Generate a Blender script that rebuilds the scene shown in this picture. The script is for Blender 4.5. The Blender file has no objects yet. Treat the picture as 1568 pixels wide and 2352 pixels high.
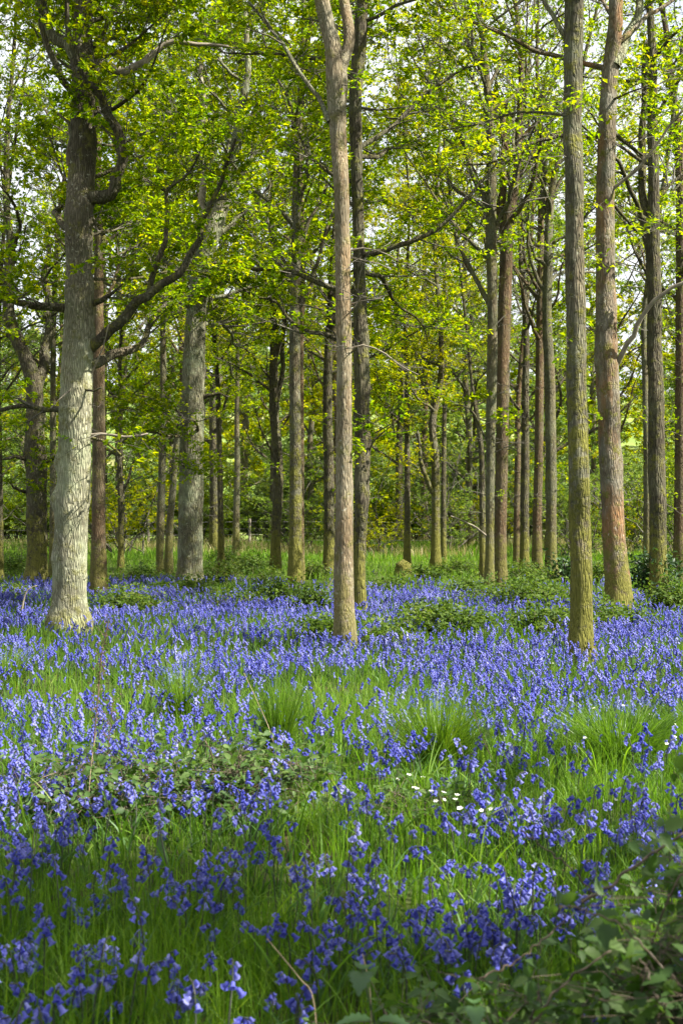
import bpy, math
import numpy as np
from mathutils import Vector

R = np.random.default_rng(11)
sc = bpy.context.scene
COL = sc.collection
F, CX, CY, CH = 3267.0, 784.0, 1176.0, 1.5       # photo pixels (1568 x 2352 view) of a 50 mm lens, eye height 1.5 m
UP = np.array([0., 0., 1.])

def at(px, py, d):
    return np.array([(px - CX) / F * d, d, CH - (py - CY) / F * d])

def base_depth(py, h=1.3):
    return F * h / (py - CY)

# ------------------------------------------------------------------ noise / terrain
def _hash(i, j, s):
    v = np.sin(i * 127.1 + j * 311.7 + s * 74.7) * 43758.5453
    return v - np.floor(v)

def vnoise(x, y, scale, seed=0):
    x = np.asarray(x, float) / scale; y = np.asarray(y, float) / scale
    i = np.floor(x); j = np.floor(y); u = x - i; v = y - j
    u = u * u * (3 - 2 * u); v = v * v * (3 - 2 * v)
    a = _hash(i, j, seed); b = _hash(i + 1, j, seed); c = _hash(i, j + 1, seed); d = _hash(i + 1, j + 1, seed)
    return (a * (1 - u) + b * u) * (1 - v) + (c * (1 - u) + d * u) * v

def ground_z(x, y):
    x = np.asarray(x, float); y = np.asarray(y, float)
    z = (vnoise(x, y, 5.0, 3) - .5) * .16 + (vnoise(x, y, 1.7, 4) - .5) * .05
    z = z * np.clip((y + 20) / 10, 0, 1)
    h = np.clip((y - 95) / 260, 0, 1)
    z = z + 30 * h * h * (3 - 2 * h) + (vnoise(x, y, 60, 9) - .5) * 6 * np.clip((y - 95) / 100, 0, 1)
    return z

def smooth(a, b, x):
    t = np.clip((np.asarray(x, float) - a) / (b - a), 0, 1)
    return t * t * (3 - 2 * t)

# ------------------------------------------------------------------ mesh helpers
class Geo:
    """collects vertices, quads and triangles with a random value and a material slot per face"""
    def __init__(s):
        s.V = []; s.Fq = []; s.rq = []; s.mq = []; s.sq = []; s.n = 0
    def add(s, V, Q, rnd=None, mat=0, smooth=False):
        V = np.asarray(V, float).reshape(-1, 3); Q = np.asarray(Q, np.int64).reshape(-1, 4)
        if len(Q) == 0: return
        s.V.append(V); s.Fq.append(Q + s.n); s.n += len(V)
        if rnd is None: rnd = np.full(len(Q), R.random())
        s.rq.append(np.broadcast_to(np.asarray(rnd, float), (len(Q),)))
        s.mq.append(np.full(len(Q), mat)); s.sq.append(np.full(len(Q), smooth))
    def build(s, name, mats, parent=None, loc=None):
        V = np.concatenate(s.V); Q = np.concatenate(s.Fq)
        rnd = np.concatenate(s.rq); mi = np.concatenate(s.mq); sm = np.concatenate(s.sq)
        if loc is not None: V = V - np.asarray(loc, float)
        tri = Q[:, 3] == Q[:, 2]
        tot = np.where(tri, 3, 4); start = np.concatenate([[0], np.cumsum(tot)[:-1]])
        keep = np.ones(Q.shape, bool); keep[tri, 3] = False
        loops = Q[keep]
        me = bpy.data.meshes.new(name)
        me.vertices.add(len(V)); me.vertices.foreach_set('co', V.astype(np.float32).ravel())
        me.loops.add(len(loops)); me.loops.foreach_set('vertex_index', loops.astype(np.int32))
        me.polygons.add(len(Q)); me.polygons.foreach_set('loop_start', start.astype(np.int32))
        me.polygons.foreach_set('loop_total', tot.astype(np.int32))
        me.polygons.foreach_set('material_index', mi.astype(np.int32))
        me.polygons.foreach_set('use_smooth', sm.astype(bool))
        a = me.attributes.new('rnd', 'FLOAT', 'FACE'); a.data.foreach_set('value', rnd.astype(np.float32))
        for m in (mats if isinstance(mats, (list, tuple)) else [mats]): me.materials.append(m)
        me.update(calc_edges=True)
        o = bpy.data.objects.new(name, me); COL.objects.link(o)
        if loc is not None and parent is None: o.location = loc
        if parent is not None: o.parent = parent
        return o

def empty(name, loc, label, cat, group=None):
    o = bpy.data.objects.new(name, None); COL.objects.link(o); o.location = tuple(loc); o.empty_display_size = .2
    return tag(o, label, cat, group)

def tag(o, label=None, cat=None, group=None, kind=None):
    if label: o['label'] = label
    if cat: o['category'] = cat
    if group: o['group'] = group
    if kind: o['kind'] = kind
    return o

def copy_tree(o, parent=None):
    c = o.copy(); COL.objects.link(c)
    if parent is not None: c.parent = parent
    for ch in list(o.children): copy_tree(ch, c)
    return c

def norm(v):
    return v / np.maximum(np.linalg.norm(v, axis=-1, keepdims=True), 1e-9)

def catmull(P, n):
    """resample control rows P (any columns) to n rows along a Catmull-Rom curve"""
    P = np.asarray(P, float); m = len(P)
    if m == 2:
        t = np.linspace(0, 1, n)[:, None]; return P[0] * (1 - t) + P[1] * t
    E = np.vstack([2 * P[0] - P[1], P, 2 * P[-1] - P[-2]])
    L = np.concatenate([[0], np.cumsum(np.linalg.norm(np.diff(P[:, :3], axis=0), axis=1))]); L /= L[-1]
    t = np.linspace(0, 1, n); k = np.clip(np.searchsorted(L, t, side='right') - 1, 0, m - 2)
    u = ((t - L[k]) / np.maximum(L[k + 1] - L[k], 1e-9))[:, None]
    p0, p1, p2, p3 = E[k], E[k + 1], E[k + 2], E[k + 3]
    return .5 * (2 * p1 + (p2 - p0) * u + (2 * p0 - 5 * p1 + 4 * p2 - p3) * u * u + (3 * p1 - p0 - 3 * p2 + p3) * u ** 3)

def lumps(P, freq, seed):
    g = np.random.default_rng(seed); out = np.zeros(len(P))
    for k in range(10):
        w = g.normal(size=3) * freq * (1 + .25 * k)
        out += np.sin(P @ w + g.random() * 6.28) / (1 + .25 * k)
    return out / 4

def tube(G, pts, rad, sides=10, step=None, n=None, lump=.06, freq=5., seed=0, mat=0, knots=(), tip=True):
    """a tapering round limb along pts; knots: (index fraction, angle, size, spread)"""
    C = np.hstack([np.asarray(pts, float), np.asarray(rad, float)[:, None]])
    if n is None:
        n = max(4, int(np.linalg.norm(np.diff(C[:, :3], axis=0), axis=1).sum() / step))
    C = catmull(C, n); P = C[:, :3]; r = np.maximum(C[:, 3], .002)
    T = norm(np.gradient(P, axis=0))
    a = np.cross(T[0], [0, 1, 0]) if abs(T[0][1]) < .9 else np.cross(T[0], UP)
    N = np.zeros_like(P); N[0] = a / np.linalg.norm(a)
    for i in range(1, n):
        v = N[i - 1] - T[i] * (N[i - 1] @ T[i]); N[i] = v / np.linalg.norm(v)
    B = np.cross(T, N)
    th = np.linspace(0, 2 * np.pi, sides, endpoint=False)
    D = N[:, None, :] * np.cos(th)[None, :, None] + B[:, None, :] * np.sin(th)[None, :, None]
    rr = np.repeat(r[:, None], sides, 1)
    V = P[:, None, :] + D * rr[..., None]
    k = 1 + lump * lumps(V.reshape(-1, 3), freq, seed).reshape(n, sides) + lump * .6 * lumps(V.reshape(-1, 3), freq * 3.3, seed + 5).reshape(n, sides)
    s = np.linspace(0, 1, n)
    for (f, ang, size, spread) in knots:
        # ang measured from +X anticlockwise in plan
        da = np.arctan2(D[..., 1], D[..., 0]) - ang; da = (da + np.pi) % (2 * np.pi) - np.pi
        L = np.linalg.norm(np.diff(P, axis=0), axis=1).sum()
        k = k + size * np.exp(-(da / .55) ** 2 - (((s - f) * L) / spread)[:, None] ** 2)
    V = P[:, None, :] + D * (rr * k)[..., None]
    i = np.arange(n - 1)[:, None] * sides; j = np.arange(sides)[None, :]; j2 = (j + 1) % sides
    Q = np.stack([i + j, i + j2, i + sides + j2, i + sides + j], -1).reshape(-1, 4)
    V = V.reshape(-1, 3)
    if tip:
        V = np.vstack([V, P[-1] + T[-1] * r[-1] * .6]); t = len(V) - 1; b = (n - 1) * sides
        jj = np.arange(sides); q = np.stack([b + jj, b + (jj + 1) % sides, np.full(sides, t), np.full(sides, t)], -1)
        Q = np.vstack([Q, q])
    G.add(V, Q, R.random(), mat, True)
    return P, r, T

def sticks(G, P0, P1, r0, r1, k=3, mat=0):
    """many thin twig segments at once"""
    P0 = P0.reshape(-1, 3); P1 = P1.reshape(-1, 3); n = len(P0)
    if n == 0: return
    r0 = np.broadcast_to(np.asarray(r0, float), (n,)); r1 = np.broadcast_to(np.asarray(r1, float), (n,))
    T = norm(P1 - P0); A = norm(np.cross(T, np.array([.3, .9, .31]))); B = np.cross(T, A)
    th = np.arange(k) / k * 2 * np.pi
    D = A[:, None] * np.cos(th)[None, :, None] + B[:, None] * np.sin(th)[None, :, None]
    V = np.concatenate([P0[:, None] + D * r0[:, None, None], P1[:, None] + D * r1[:, None, None]], 1)
    j = np.arange(k); q = np.stack([j, (j + 1) % k, k + (j + 1) % k, k + j], -1)
    Q = (np.arange(n)[:, None, None] * 2 * k + q[None]).reshape(-1, 4)
    G.add(V, Q, np.repeat(R.random(n), k), mat, True)

def leaves(G, B, D, N, L, W, mat=0, fold=.18, rnd=None):
    """small four-cornered leaves folded on the midrib"""
    n = len(B); S = norm(np.cross(D, N)); N = np.cross(S, D)
    L = L[:, None]; W = W[:, None]
    mid = B + D * L * .58
    V = np.stack([B, mid + S * W * .5 + N * W * fold, B + D * L - N * L * .1, mid - S * W * .5 + N * W * fold], 1)
    Q = np.arange(n)[:, None] * 4 + np.arange(4)[None]
    G.add(V, Q, R.random(n) if rnd is None else rnd, mat)

def shaped_leaves(G, B, D, N, L, W, mat=0, serr=.12, heart=False, seg=5, rnd=None, curl=.25):
    """larger leaves with a toothed outline, folded on the midrib and curling down at the tip"""
    n = len(B); S = norm(np.cross(D, N)); N = np.cross(S, D)
    t = np.linspace(0, 1, seg + 1)
    w = (np.sin(np.pi * t ** .8) ** .8) * (1 - .25 * t)
    if heart: w = np.sin(np.pi * np.clip(t * .86 + .14, 0, 1)) ** .9 * (1.15 - .5 * t); w[-1] = 0; w[0] = .35
    w[-1] = 0
    rows = []
    for k, tk in enumerate(t):
        c = B + D * (L * tk)[:, None] - N * (L * curl * tk * tk)[:, None]
        ww = (W * .5 * w[k] * (1 + (serr if k % 2 else -serr)))[:, None]
        back = D * (L * (-.10 if heart and k == 0 else 0))[:, None]
        rows += [c - S * ww + N * ww * .35 + back, c, c + S * ww + N * ww * .35 + back]
    V = np.stack(rows, 1)
    q = []
    for k in range(seg):
        a = 3 * k; q += [[a, a + 1, a + 4, a + 3], [a + 1, a + 2, a + 5, a + 4]]
    q = np.array(q); m = V.shape[1]
    Q = (np.arange(n)[:, None, None] * m + q[None]).reshape(-1, 4)
    G.add(V, Q, np.repeat(R.random(n) if rnd is None else rnd, len(q)), mat, True)

def replicate(G, protos, pos, rot, scl, lean=None, which=None, mat=None, rnd=None):
    """place merged copies of small prototype pieces; protos: list of (V, Q, mats, smooth)"""
    n = len(pos); which = R.integers(0, len(protos), n) if which is None else which
    rnd = R.random(n) if rnd is None else rnd
    for k, pr in enumerate(protos):
        I = np.nonzero(which == k)[0]
        if len(I) == 0: continue
        for (V, Q, m) in pr:
            c, s = np.cos(rot[I])[:, None], np.sin(rot[I])[:, None]
            X = V[None, :, 0] * c - V[None, :, 1] * s; Y = V[None, :, 0] * s + V[None, :, 1] * c
            Z = np.repeat(V[None, :, 2], len(I), 0)
            if lean is not None:
                X = X + lean[I, 0:1] * Z; Y = Y + lean[I, 1:2] * Z
            W = np.stack([X, Y, Z], -1) * scl[I][:, None, None] + pos[I][:, None, :]
            QQ = (np.arange(len(I))[:, None, None] * len(V) + Q[None]).reshape(-1, 4)
            G.add(W.reshape(-1, 3), QQ, np.repeat(rnd[I], len(Q)), m, True)

# ------------------------------------------------------------------ materials
def new_mat(name):
    m = bpy.data.materials.new(name); m.use_nodes = True
    nt = m.node_tree; nt.nodes.clear()
    out = nt.nodes.new('ShaderNodeOutputMaterial')
    return m, nt, out

def node(nt, typ, **kw):
    n = nt.nodes.new(typ)
    for k, v in kw.items():
        if k.startswith('_'): setattr(n, k[1:], v)
        else: n.inputs[k.replace('__', ' ')].default_value = v
    return n

def ramp(nt, fac, stops):
    r = nt.nodes.new('ShaderNodeValToRGB'); nt.links.new(fac, r.inputs[0])
    e = r.color_ramp.elements
    while len(e) < len(stops): e.new(.5)
    for k, (p, c) in enumerate(stops):
        e[k].position = p; e[k].color = (*c, 1) if len(c) == 3 else c
    return r.outputs[0]

def mixc(nt, fac, a, b):
    m = nt.nodes.new('ShaderNodeMix'); m.data_type = 'RGBA'
    for s, v in ((0, fac), (6, a), (7, b)):
        if hasattr(v, 'links') or isinstance(v, bpy.types.NodeSocket): nt.links.new(v, m.inputs[s])
        else: m.inputs[s].default_value = v if s == 0 else (*v, 1)
    return m.outputs[2]

def math_n(nt, op, a, b=None, clamp=False):
    m = nt.nodes.new('ShaderNodeMath'); m.operation = op; m.use_clamp = clamp
    for k, v in enumerate((a, b)):
        if v is None: continue
        if isinstance(v, bpy.types.NodeSocket): nt.links.new(v, m.inputs[k])
        else: m.inputs[k].default_value = v
    return m.outputs[0]

def leaf_mat(name, stops, trans=.5, tint=(1.9, 1.75, .6), rough=.5, spec=.3, patch=.35):
    """leaf: diffuse + gloss + light shining through; colour varies leaf by leaf and from spray to spray"""
    m, nt, out = new_mat(name); L = nt.links
    at_ = node(nt, 'ShaderNodeAttribute', _attribute_name='rnd')
    geo = node(nt, 'ShaderNodeNewGeometry')
    nz = node(nt, 'ShaderNodeTexNoise', Scale=.9, Detail=2.); L.new(geo.outputs['Position'], nz.inputs['Vector'])
    f = math_n(nt, 'ADD', math_n(nt, 'MULTIPLY', at_.outputs['Fac'], 1 - patch), math_n(nt, 'MULTIPLY', math_n(nt, 'SUBTRACT', math_n(nt, 'MULTIPLY', nz.outputs[0], 2.4), .7), patch))
    col = ramp(nt, f, stops)
    d = node(nt, 'ShaderNodeBsdfPrincipled', Roughness=rough); L.new(col, d.inputs['Base Color'])
    d.inputs['Specular IOR Level'].default_value = spec
    tr = node(nt, 'ShaderNodeBsdfTranslucent')
    tc = nt.nodes.new('ShaderNodeMix'); tc.data_type = 'RGBA'; tc.blend_type = 'MULTIPLY'; tc.inputs[0].default_value = 1
    L.new(col, tc.inputs[6]); tc.inputs[7].default_value = (*tint, 1); tc.clamp_result = False
    L.new(tc.outputs[2], tr.inputs[0])
    mx = node(nt, 'ShaderNodeMixShader', Fac=trans); L.new(d.outputs[0], mx.inputs[1]); L.new(tr.outputs[0], mx.inputs[2])
    L.new(mx.outputs[0], out.inputs[0])
    return m

def bark_mat(name, dark, light, lichen=(.25, .28, .2), lich=.45, moss=.3, moss_h=1.2, rust=0., scale=34., depth=.02, rustc=(.25, .125, .045), shade_from=0.):
    """fissured bark with lichen patches, moss creeping up from the ground and rusty algae streaks"""
    m, nt, out = new_mat(name); L = nt.links
    tc = node(nt, 'ShaderNodeTexCoord')
    mp = node(nt, 'ShaderNodeMapping'); mp.inputs['Scale'].default_value = (1, 1, .15); L.new(tc.outputs['Object'], mp.inputs[0])
    n0 = node(nt, 'ShaderNodeTexNoise', Scale=9., Detail=3.); L.new(mp.outputs[0], n0.inputs['Vector'])
    wob = nt.nodes.new('ShaderNodeVectorMath'); wob.operation = 'MULTIPLY_ADD'
    L.new(n0.outputs['Color'], wob.inputs[0]); wob.inputs[1].default_value = (.07,) * 3; L.new(mp.outputs[0], wob.inputs[2])
    vo = node(nt, 'ShaderNodeTexVoronoi', Scale=scale); vo.feature = 'DISTANCE_TO_EDGE'; L.new(wob.outputs[0], vo.inputs['Vector'])
    fi = node(nt, 'ShaderNodeTexNoise', Scale=scale * 2.2, Detail=4.); L.new(mp.outputs[0], fi.inputs['Vector'])
    ridge = math_n(nt, 'MULTIPLY', vo.outputs['Distance'], 3.2, True)
    gr = node(nt, 'ShaderNodeTexNoise', Scale=2.2, Detail=2.); L.new(tc.outputs['Object'], gr.inputs['Vector'])
    hgt = math_n(nt, 'ADD', math_n(nt, 'MULTIPLY', ridge, math_n(nt, 'MULTIPLY', gr.outputs[0], 1.9)), math_n(nt, 'MULTIPLY', fi.outputs[0], .6))
    col = mixc(nt, math_n(nt, 'MULTIPLY', hgt, .75, True), dark, light)
    big = node(nt, 'ShaderNodeTexNoise', Scale=2.6, Detail=5., Roughness=.65); L.new(tc.outputs['Object'], big.inputs['Vector'])
    lf = ramp(nt, big.outputs[0], [(.44, (0, 0, 0)), (.62, (1, 1, 1))])
    col = mixc(nt, math_n(nt, 'MULTIPLY', lf, lich), col, lichen)
    band = node(nt, 'ShaderNodeTexNoise', Scale=1.1, Detail=3.); L.new(tc.outputs['Object'], band.inputs['Vector'])
    if shade_from:  # crown shade on the upper trunk, painted in as a darker brown
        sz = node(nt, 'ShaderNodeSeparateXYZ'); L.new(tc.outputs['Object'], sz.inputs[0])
        hf = math_n(nt, 'ADD', math_n(nt, 'DIVIDE', sz.outputs['Z'], shade_from * 2), math_n(nt, 'MULTIPLY', math_n(nt, 'SUBTRACT', band.outputs[0], .5), .5))
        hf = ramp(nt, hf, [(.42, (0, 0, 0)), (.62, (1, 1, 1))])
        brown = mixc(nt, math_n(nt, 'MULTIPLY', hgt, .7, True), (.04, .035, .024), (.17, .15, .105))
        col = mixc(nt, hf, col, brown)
    bf = ramp(nt, band.outputs[0], [(.3, (.42, .40, .36)), (.5, (.85, .85, .82)), (.68, (1.25, 1.2, 1.1))])
    mm = nt.nodes.new('ShaderNodeMix'); mm.data_type = 'RGBA'; mm.blend_type = 'MULTIPLY'; mm.inputs[0].default_value = .8
    L.new(col, mm.inputs[6]); L.new(bf, mm.inputs[7]); col = mm.outputs[2]
    if rust > 0:
        mp2 = node(nt, 'ShaderNodeMapping'); mp2.inputs['Scale'].default_value = (1, 1, .28); mp2.inputs['Location'].default_value = (3.1, 7.7, 1.3)
        L.new(tc.outputs['Object'], mp2.inputs[0])
        rn = node(nt, 'ShaderNodeTexNoise', Scale=3.6, Detail=4., Roughness=.6); L.new(mp2.outputs[0], rn.inputs['Vector'])
        rf = ramp(nt, rn.outputs[0], [(.47, (0, 0, 0)), (.62, (1, 1, 1))])
        col = mixc(nt, math_n(nt, 'MULTIPLY', rf, rust), col, rustc)
    sp = node(nt, 'ShaderNodeTexNoise', Scale=17., Detail=4., Roughness=.7); L.new(tc.outputs['Object'], sp.inputs['Vector'])
    spf = ramp(nt, sp.outputs[0], [(.60, (0, 0, 0)), (.68, (1, 1, 1))])
    col = mixc(nt, math_n(nt, 'MULTIPLY', spf, .55), col, tuple(min(.45, c * 1.35 + .05) for c in lichen))
    dk = node(nt, 'ShaderNodeTexNoise', Scale=3.8, Detail=4., Roughness=.65); L.new(mp.outputs[0], dk.inputs['Vector'])
    dkf = ramp(nt, dk.outputs[0], [(.56, (0, 0, 0)), (.70, (1, 1, 1))])
    col = mixc(nt, math_n(nt, 'MULTIPLY', dkf, .6), col, tuple(c * .8 for c in dark))
    sx = node(nt, 'ShaderNodeSeparateXYZ'); L.new(tc.outputs['Object'], sx.inputs[0])
    mn = node(nt, 'ShaderNodeTexNoise', Scale=7., Detail=5., Roughness=.7); L.new(tc.outputs['Object'], mn.inputs['Vector'])
    up = math_n(nt, 'SUBTRACT', 1., math_n(nt, 'DIVIDE', sx.outputs['Z'], moss_h))
    up = math_n(nt, 'MAXIMUM', up, -.42)
    mf = math_n(nt, 'ADD', math_n(nt, 'MULTIPLY', up, .55), math_n(nt, 'MULTIPLY', math_n(nt, 'SUBTRACT', mn.outputs[0], .42), 3.4))
    mf = ramp(nt, mf, [(.12, (0, 0, 0)), (.55, (1, 1, 1))])
    mossc = mixc(nt, fi.outputs[0], (.055, .06, .012), (.19, .18, .035))
    col = mixc(nt, math_n(nt, 'MULTIPLY', mf, moss), col, mossc)
    d = node(nt, 'ShaderNodeBsdfPrincipled', Roughness=.9); d.inputs['Specular IOR Level'].default_value = .15
    L.new(col, d.inputs['Base Color'])
    mossb = math_n(nt, 'ADD', hgt, math_n(nt, 'MULTIPLY', math_n(nt, 'MULTIPLY', mf, mn.outputs[0]), 1.2 * moss))
    bp = node(nt, 'ShaderNodeBump', Strength=.75, Distance=depth); L.new(mossb, bp.inputs['Height']); L.new(bp.outputs[0], d.inputs['Normal'])
    L.new(d.outputs[0], out.inputs[0])
    return m

def plain_mat(name, stops, rough=.7, noise=20., bump=.0):
    m, nt, out = new_mat(name); L = nt.links
    tc = node(nt, 'ShaderNodeTexCoord')
    nz = node(nt, 'ShaderNodeTexNoise', Scale=noise, Detail=5., Roughness=.6); L.new(tc.outputs['Object'], nz.inputs['Vector'])
    col = ramp(nt, nz.outputs[0], stops)
    d = node(nt, 'ShaderNodeBsdfPrincipled', Roughness=rough); L.new(col, d.inputs['Base Color'])
    if bump:
        bp = node(nt, 'ShaderNodeBump', Strength=.8, Distance=bump); L.new(nz.outputs[0], bp.inputs['Height']); L.new(bp.outputs[0], d.inputs['Normal'])
    L.new(d.outputs[0], out.inputs[0])
    return m

M = {}
M['oak_leaf'] = leaf_mat('fresh_oak_leaf', [(.0, (.028, .075, .004)), (.5, (.10, .168, .004)), (.85, (.19, .23, .005)), (1., (.27, .25, .02))], .64, tint=(2.45, 2.15, .35), spec=.04, rough=.6)
M['yellow_leaf'] = leaf_mat('young_yellow_leaf', [(.1, (.075, .12, .004)), (.5, (.14, .18, .004)), (.9, (.23, .22, .006))], .64, tint=(2.3, 2.05, .35), spec=.04, rough=.6)
M['olive_leaf'] = leaf_mat('olive_spring_leaf', [(.1, (.055, .10, .018)), (.5, (.095, .155, .03)), (.9, (.155, .205, .05))], .55, spec=.06, rough=.6)
M['hedge_leaf'] = leaf_mat('hedge_leaf', [(.1, (.05, .095, .03)), (.5, (.10, .165, .05)), (.9, (.18, .23, .08))], .45, spec=.18)
M['far_leaf'] = leaf_mat('far_wood_leaf', [(.1, (.10, .17, .06)), (.5, (.17, .25, .08)), (.9, (.26, .32, .11))], .35, tint=(1.5, 1.5, .8))
M['bramble_leaf'] = leaf_mat('bramble_leaf', [(.1, (.02, .048, .012)), (.5, (.045, .09, .02)), (.9, (.085, .135, .034)), (1., (.13, .10, .045))], .35, tint=(1.7, 1.9, .6), rough=.55, spec=.2)
M['mid_bramble'] = leaf_mat('sunny_bramble_leaf', [(.1, (.03, .06, .014)), (.5, (.065, .11, .022)), (.85, (.11, .15, .03)), (1., (.16, .12, .05))], .4, tint=(1.7, 1.8, .6), rough=.6, spec=.12)
M['nettle_leaf'] = leaf_mat('nettle_leaf', [(.1, (.03, .075, .02)), (.9, (.06, .13, .035))], .3, tint=(1.6, 1.9, .7), rough=.5, spec=.4)
M['holly_leaf'] = leaf_mat('glossy_evergreen_leaf', [(.1, (.012, .035, .012)), (.6, (.03, .065, .02)), (.95, (.06, .11, .03))], .25, rough=.45, spec=.2)
M['grass'] = leaf_mat('grass_blade', [(.05, (.04, .085, .008)), (.45, (.078, .165, .014)), (.85, (.15, .24, .03)), (1., (.30, .28, .11))], .45, tint=(1.7, 1.8, .5), rough=.5, spec=.15, patch=.3)
M['rush'] = leaf_mat('tussock_blade', [(.1, (.04, .09, .010)), (.6, (.085, .16, .012)), (1., (.16, .22, .03))], .4, tint=(1.7, 1.8, .6), rough=.45)
M['dry_grass'] = leaf_mat('straw_grass', [(.1, (.14, .17, .04)), (.5, (.24, .22, .09)), (.9, (.34, .28, .14))], .35, tint=(1.4, 1.3, .9))
M['bell'] = leaf_mat('bluebell_petal', [(.05, (.042, .050, .33)), (.5, (.092, .10, .405)), (.8, (.17, .178, .49)), (1., (.33, .34, .60))], .38, tint=(1.2, 1.25, 1.4), rough=.5, spec=.25, patch=.25)
M['bell_stem'] = leaf_mat('bluebell_stem', [(.1, (.035, .055, .03)), (.9, (.07, .07, .06))], .2, rough=.5)
M['bell_leaf'] = leaf_mat('bluebell_leaf', [(.1, (.035, .085, .018)), (.9, (.07, .15, .03))], .35, tint=(1.6, 1.8, .6), rough=.5, spec=.2)
M['white_petal'] = leaf_mat('white_petal', [(.1, (.7, .7, .66)), (.9, (.8, .8, .78))], .35, tint=(1, 1, 1), rough=.6)
M['bark_oak'] = bark_mat('pale_oak_bark', (.085, .08, .052), (.345, .34, .24), (.30, .34, .22), .6, .6, .35, 0, 40, .03, shade_from=3.9)
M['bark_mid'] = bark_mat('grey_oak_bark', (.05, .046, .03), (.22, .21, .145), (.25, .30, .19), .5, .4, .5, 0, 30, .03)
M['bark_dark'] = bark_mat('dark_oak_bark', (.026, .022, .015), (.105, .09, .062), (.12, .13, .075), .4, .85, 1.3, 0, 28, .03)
M['bark_tan'] = bark_mat('tan_bark', (.07, .052, .03), (.265, .225, .155), (.26, .26, .20), .4, .55, .9, .4, 46, .018, (.24, .15, .07))
M['bark_moss'] = bark_mat('mossy_bark', (.034, .03, .02), (.145, .135, .095), (.18, .195, .13), .45, .95, 2.6, .1, 40, .03)
M['bark_rust'] = bark_mat('rusty_bark', (.05, .037, .024), (.19, .16, .112), (.25, .25, .21), .5, .9, 1.0, .6, 44, .02)
M['bark_brown'] = bark_mat('brown_bark', (.036, .027, .017), (.125, .095, .06), (.13, .125, .08), .4, .6, .9, .3, 44, .018, (.17, .09, .04))
M['bark_thin'] = bark_mat('grey_green_bark', (.036, .034, .023), (.14, .135, .09), (.16, .175, .105), .45, .7, 1.3, .12, 50, .015)
M['twig'] = plain_mat('twig_bark', [(.3, (.035, .03, .022)), (.7, (.10, .09, .065))], .85, 12)
M['dead_wood'] = plain_mat('bleached_dead_wood', [(.3, (.10, .085, .06)), (.7, (.27, .23, .175))], .85, 9, .012)
M['cane'] = plain_mat('bramble_cane', [(.3, (.035, .024, .014)), (.7, (.10, .07, .042))], .6, 14)
M['dry_stem'] = plain_mat('dry_stem', [(.3, (.20, .15, .085)), (.7, (.36, .28, .17))], .8, 14)
M['dark_stem'] = plain_mat('seed_stalk', [(.3, (.045, .022, .02)), (.7, (.11, .06, .045))], .8, 14)
M['post'] = plain_mat('weathered_post', [(.3, (.16, .13, .10)), (.7, (.34, .30, .24))], .9, 15, .01)
M['wire'] = plain_mat('fence_wire', [(.3, (.12, .12, .12)), (.7, (.22, .21, .2))], .5, 15)

# ------------------------------------------------------------------ ground
def build_ground():
    xs = np.unique(np.concatenate([np.linspace(-14, 14, 90), np.linspace(-60, 60, 61), np.linspace(-900, 900, 41)]))
    ys = np.unique(np.concatenate([np.linspace(-12, 40, 140), np.linspace(40, 120, 41), np.linspace(-200, 420, 63), np.linspace(420, 1500, 12)]))
    X, Y = np.meshgrid(xs, ys); Z = ground_z(X, Y)
    n, mcol = X.shape
    V = np.stack([X, Y, Z], -1).reshape(-1, 3)
    i = np.arange(n - 1)[:, None] * mcol; j = np.arange(mcol - 1)[None]
    Q = np.stack([i + j, i + j + 1, i + mcol + j + 1, i + mcol + j], -1).reshape(-1, 4)
    m, nt, out = new_mat('woodland_floor'); L = nt.links
    geo = node(nt, 'ShaderNodeNewGeometry')
    a = node(nt, 'ShaderNodeTexNoise', Scale=1.3, Detail=6., Roughness=.7); L.new(geo.outputs['Position'], a.inputs['Vector'])
    b = node(nt, 'ShaderNodeTexNoise', Scale=22., Detail=6., Roughness=.75); L.new(geo.outputs['Position'], b.inputs['Vector'])
    soil = ramp(nt, b.outputs[0], [(.3, (.022, .018, .010)), (.5, (.05, .042, .02)), (.72, (.11, .085, .045))])
    green = ramp(nt, b.outputs[0], [(.3, (.02, .035, .008)), (.7, (.06, .095, .016))])
    c1 = mixc(nt, ramp(nt, a.outputs[0], [(.35, (0, 0, 0)), (.55, (1, 1, 1))]), soil, green)
    sx = node(nt, 'ShaderNodeSeparateXYZ'); L.new(geo.outputs['Position'], sx.inputs[0])
    c = node(nt, 'ShaderNodeTexNoise', Scale=.05, Detail=4.); L.new(geo.outputs['Position'], c.inputs['Vector'])
    mead = ramp(nt, c.outputs[0], [(.35, (.09, .15, .03)), (.55, (.16, .21, .05)), (.7, (.24, .24, .09))])
    far = ramp(nt, math_n(nt, 'DIVIDE', sx.outputs['Y'], 120.), [(.5, (0, 0, 0)), (.66, (1, 1, 1))])
    col = mixc(nt, far, c1, mead)
    d = node(nt, 'ShaderNodeBsdfPrincipled', Roughness=.95); d.inputs['Specular IOR Level'].default_value = .1
    L.new(col, d.inputs['Base Color'])
    bp = node(nt, 'ShaderNodeBump', Strength=.8, Distance=.04); L.new(b.outputs[0], bp.inputs['Height']); L.new(bp.outputs[0], d.inputs['Normal'])
    L.new(d.outputs[0], out.inputs[0])
    G = Geo(); G.add(V, Q, .5, 0, True)
    tag(G.build('ground', m), kind='structure')
build_ground()

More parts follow.
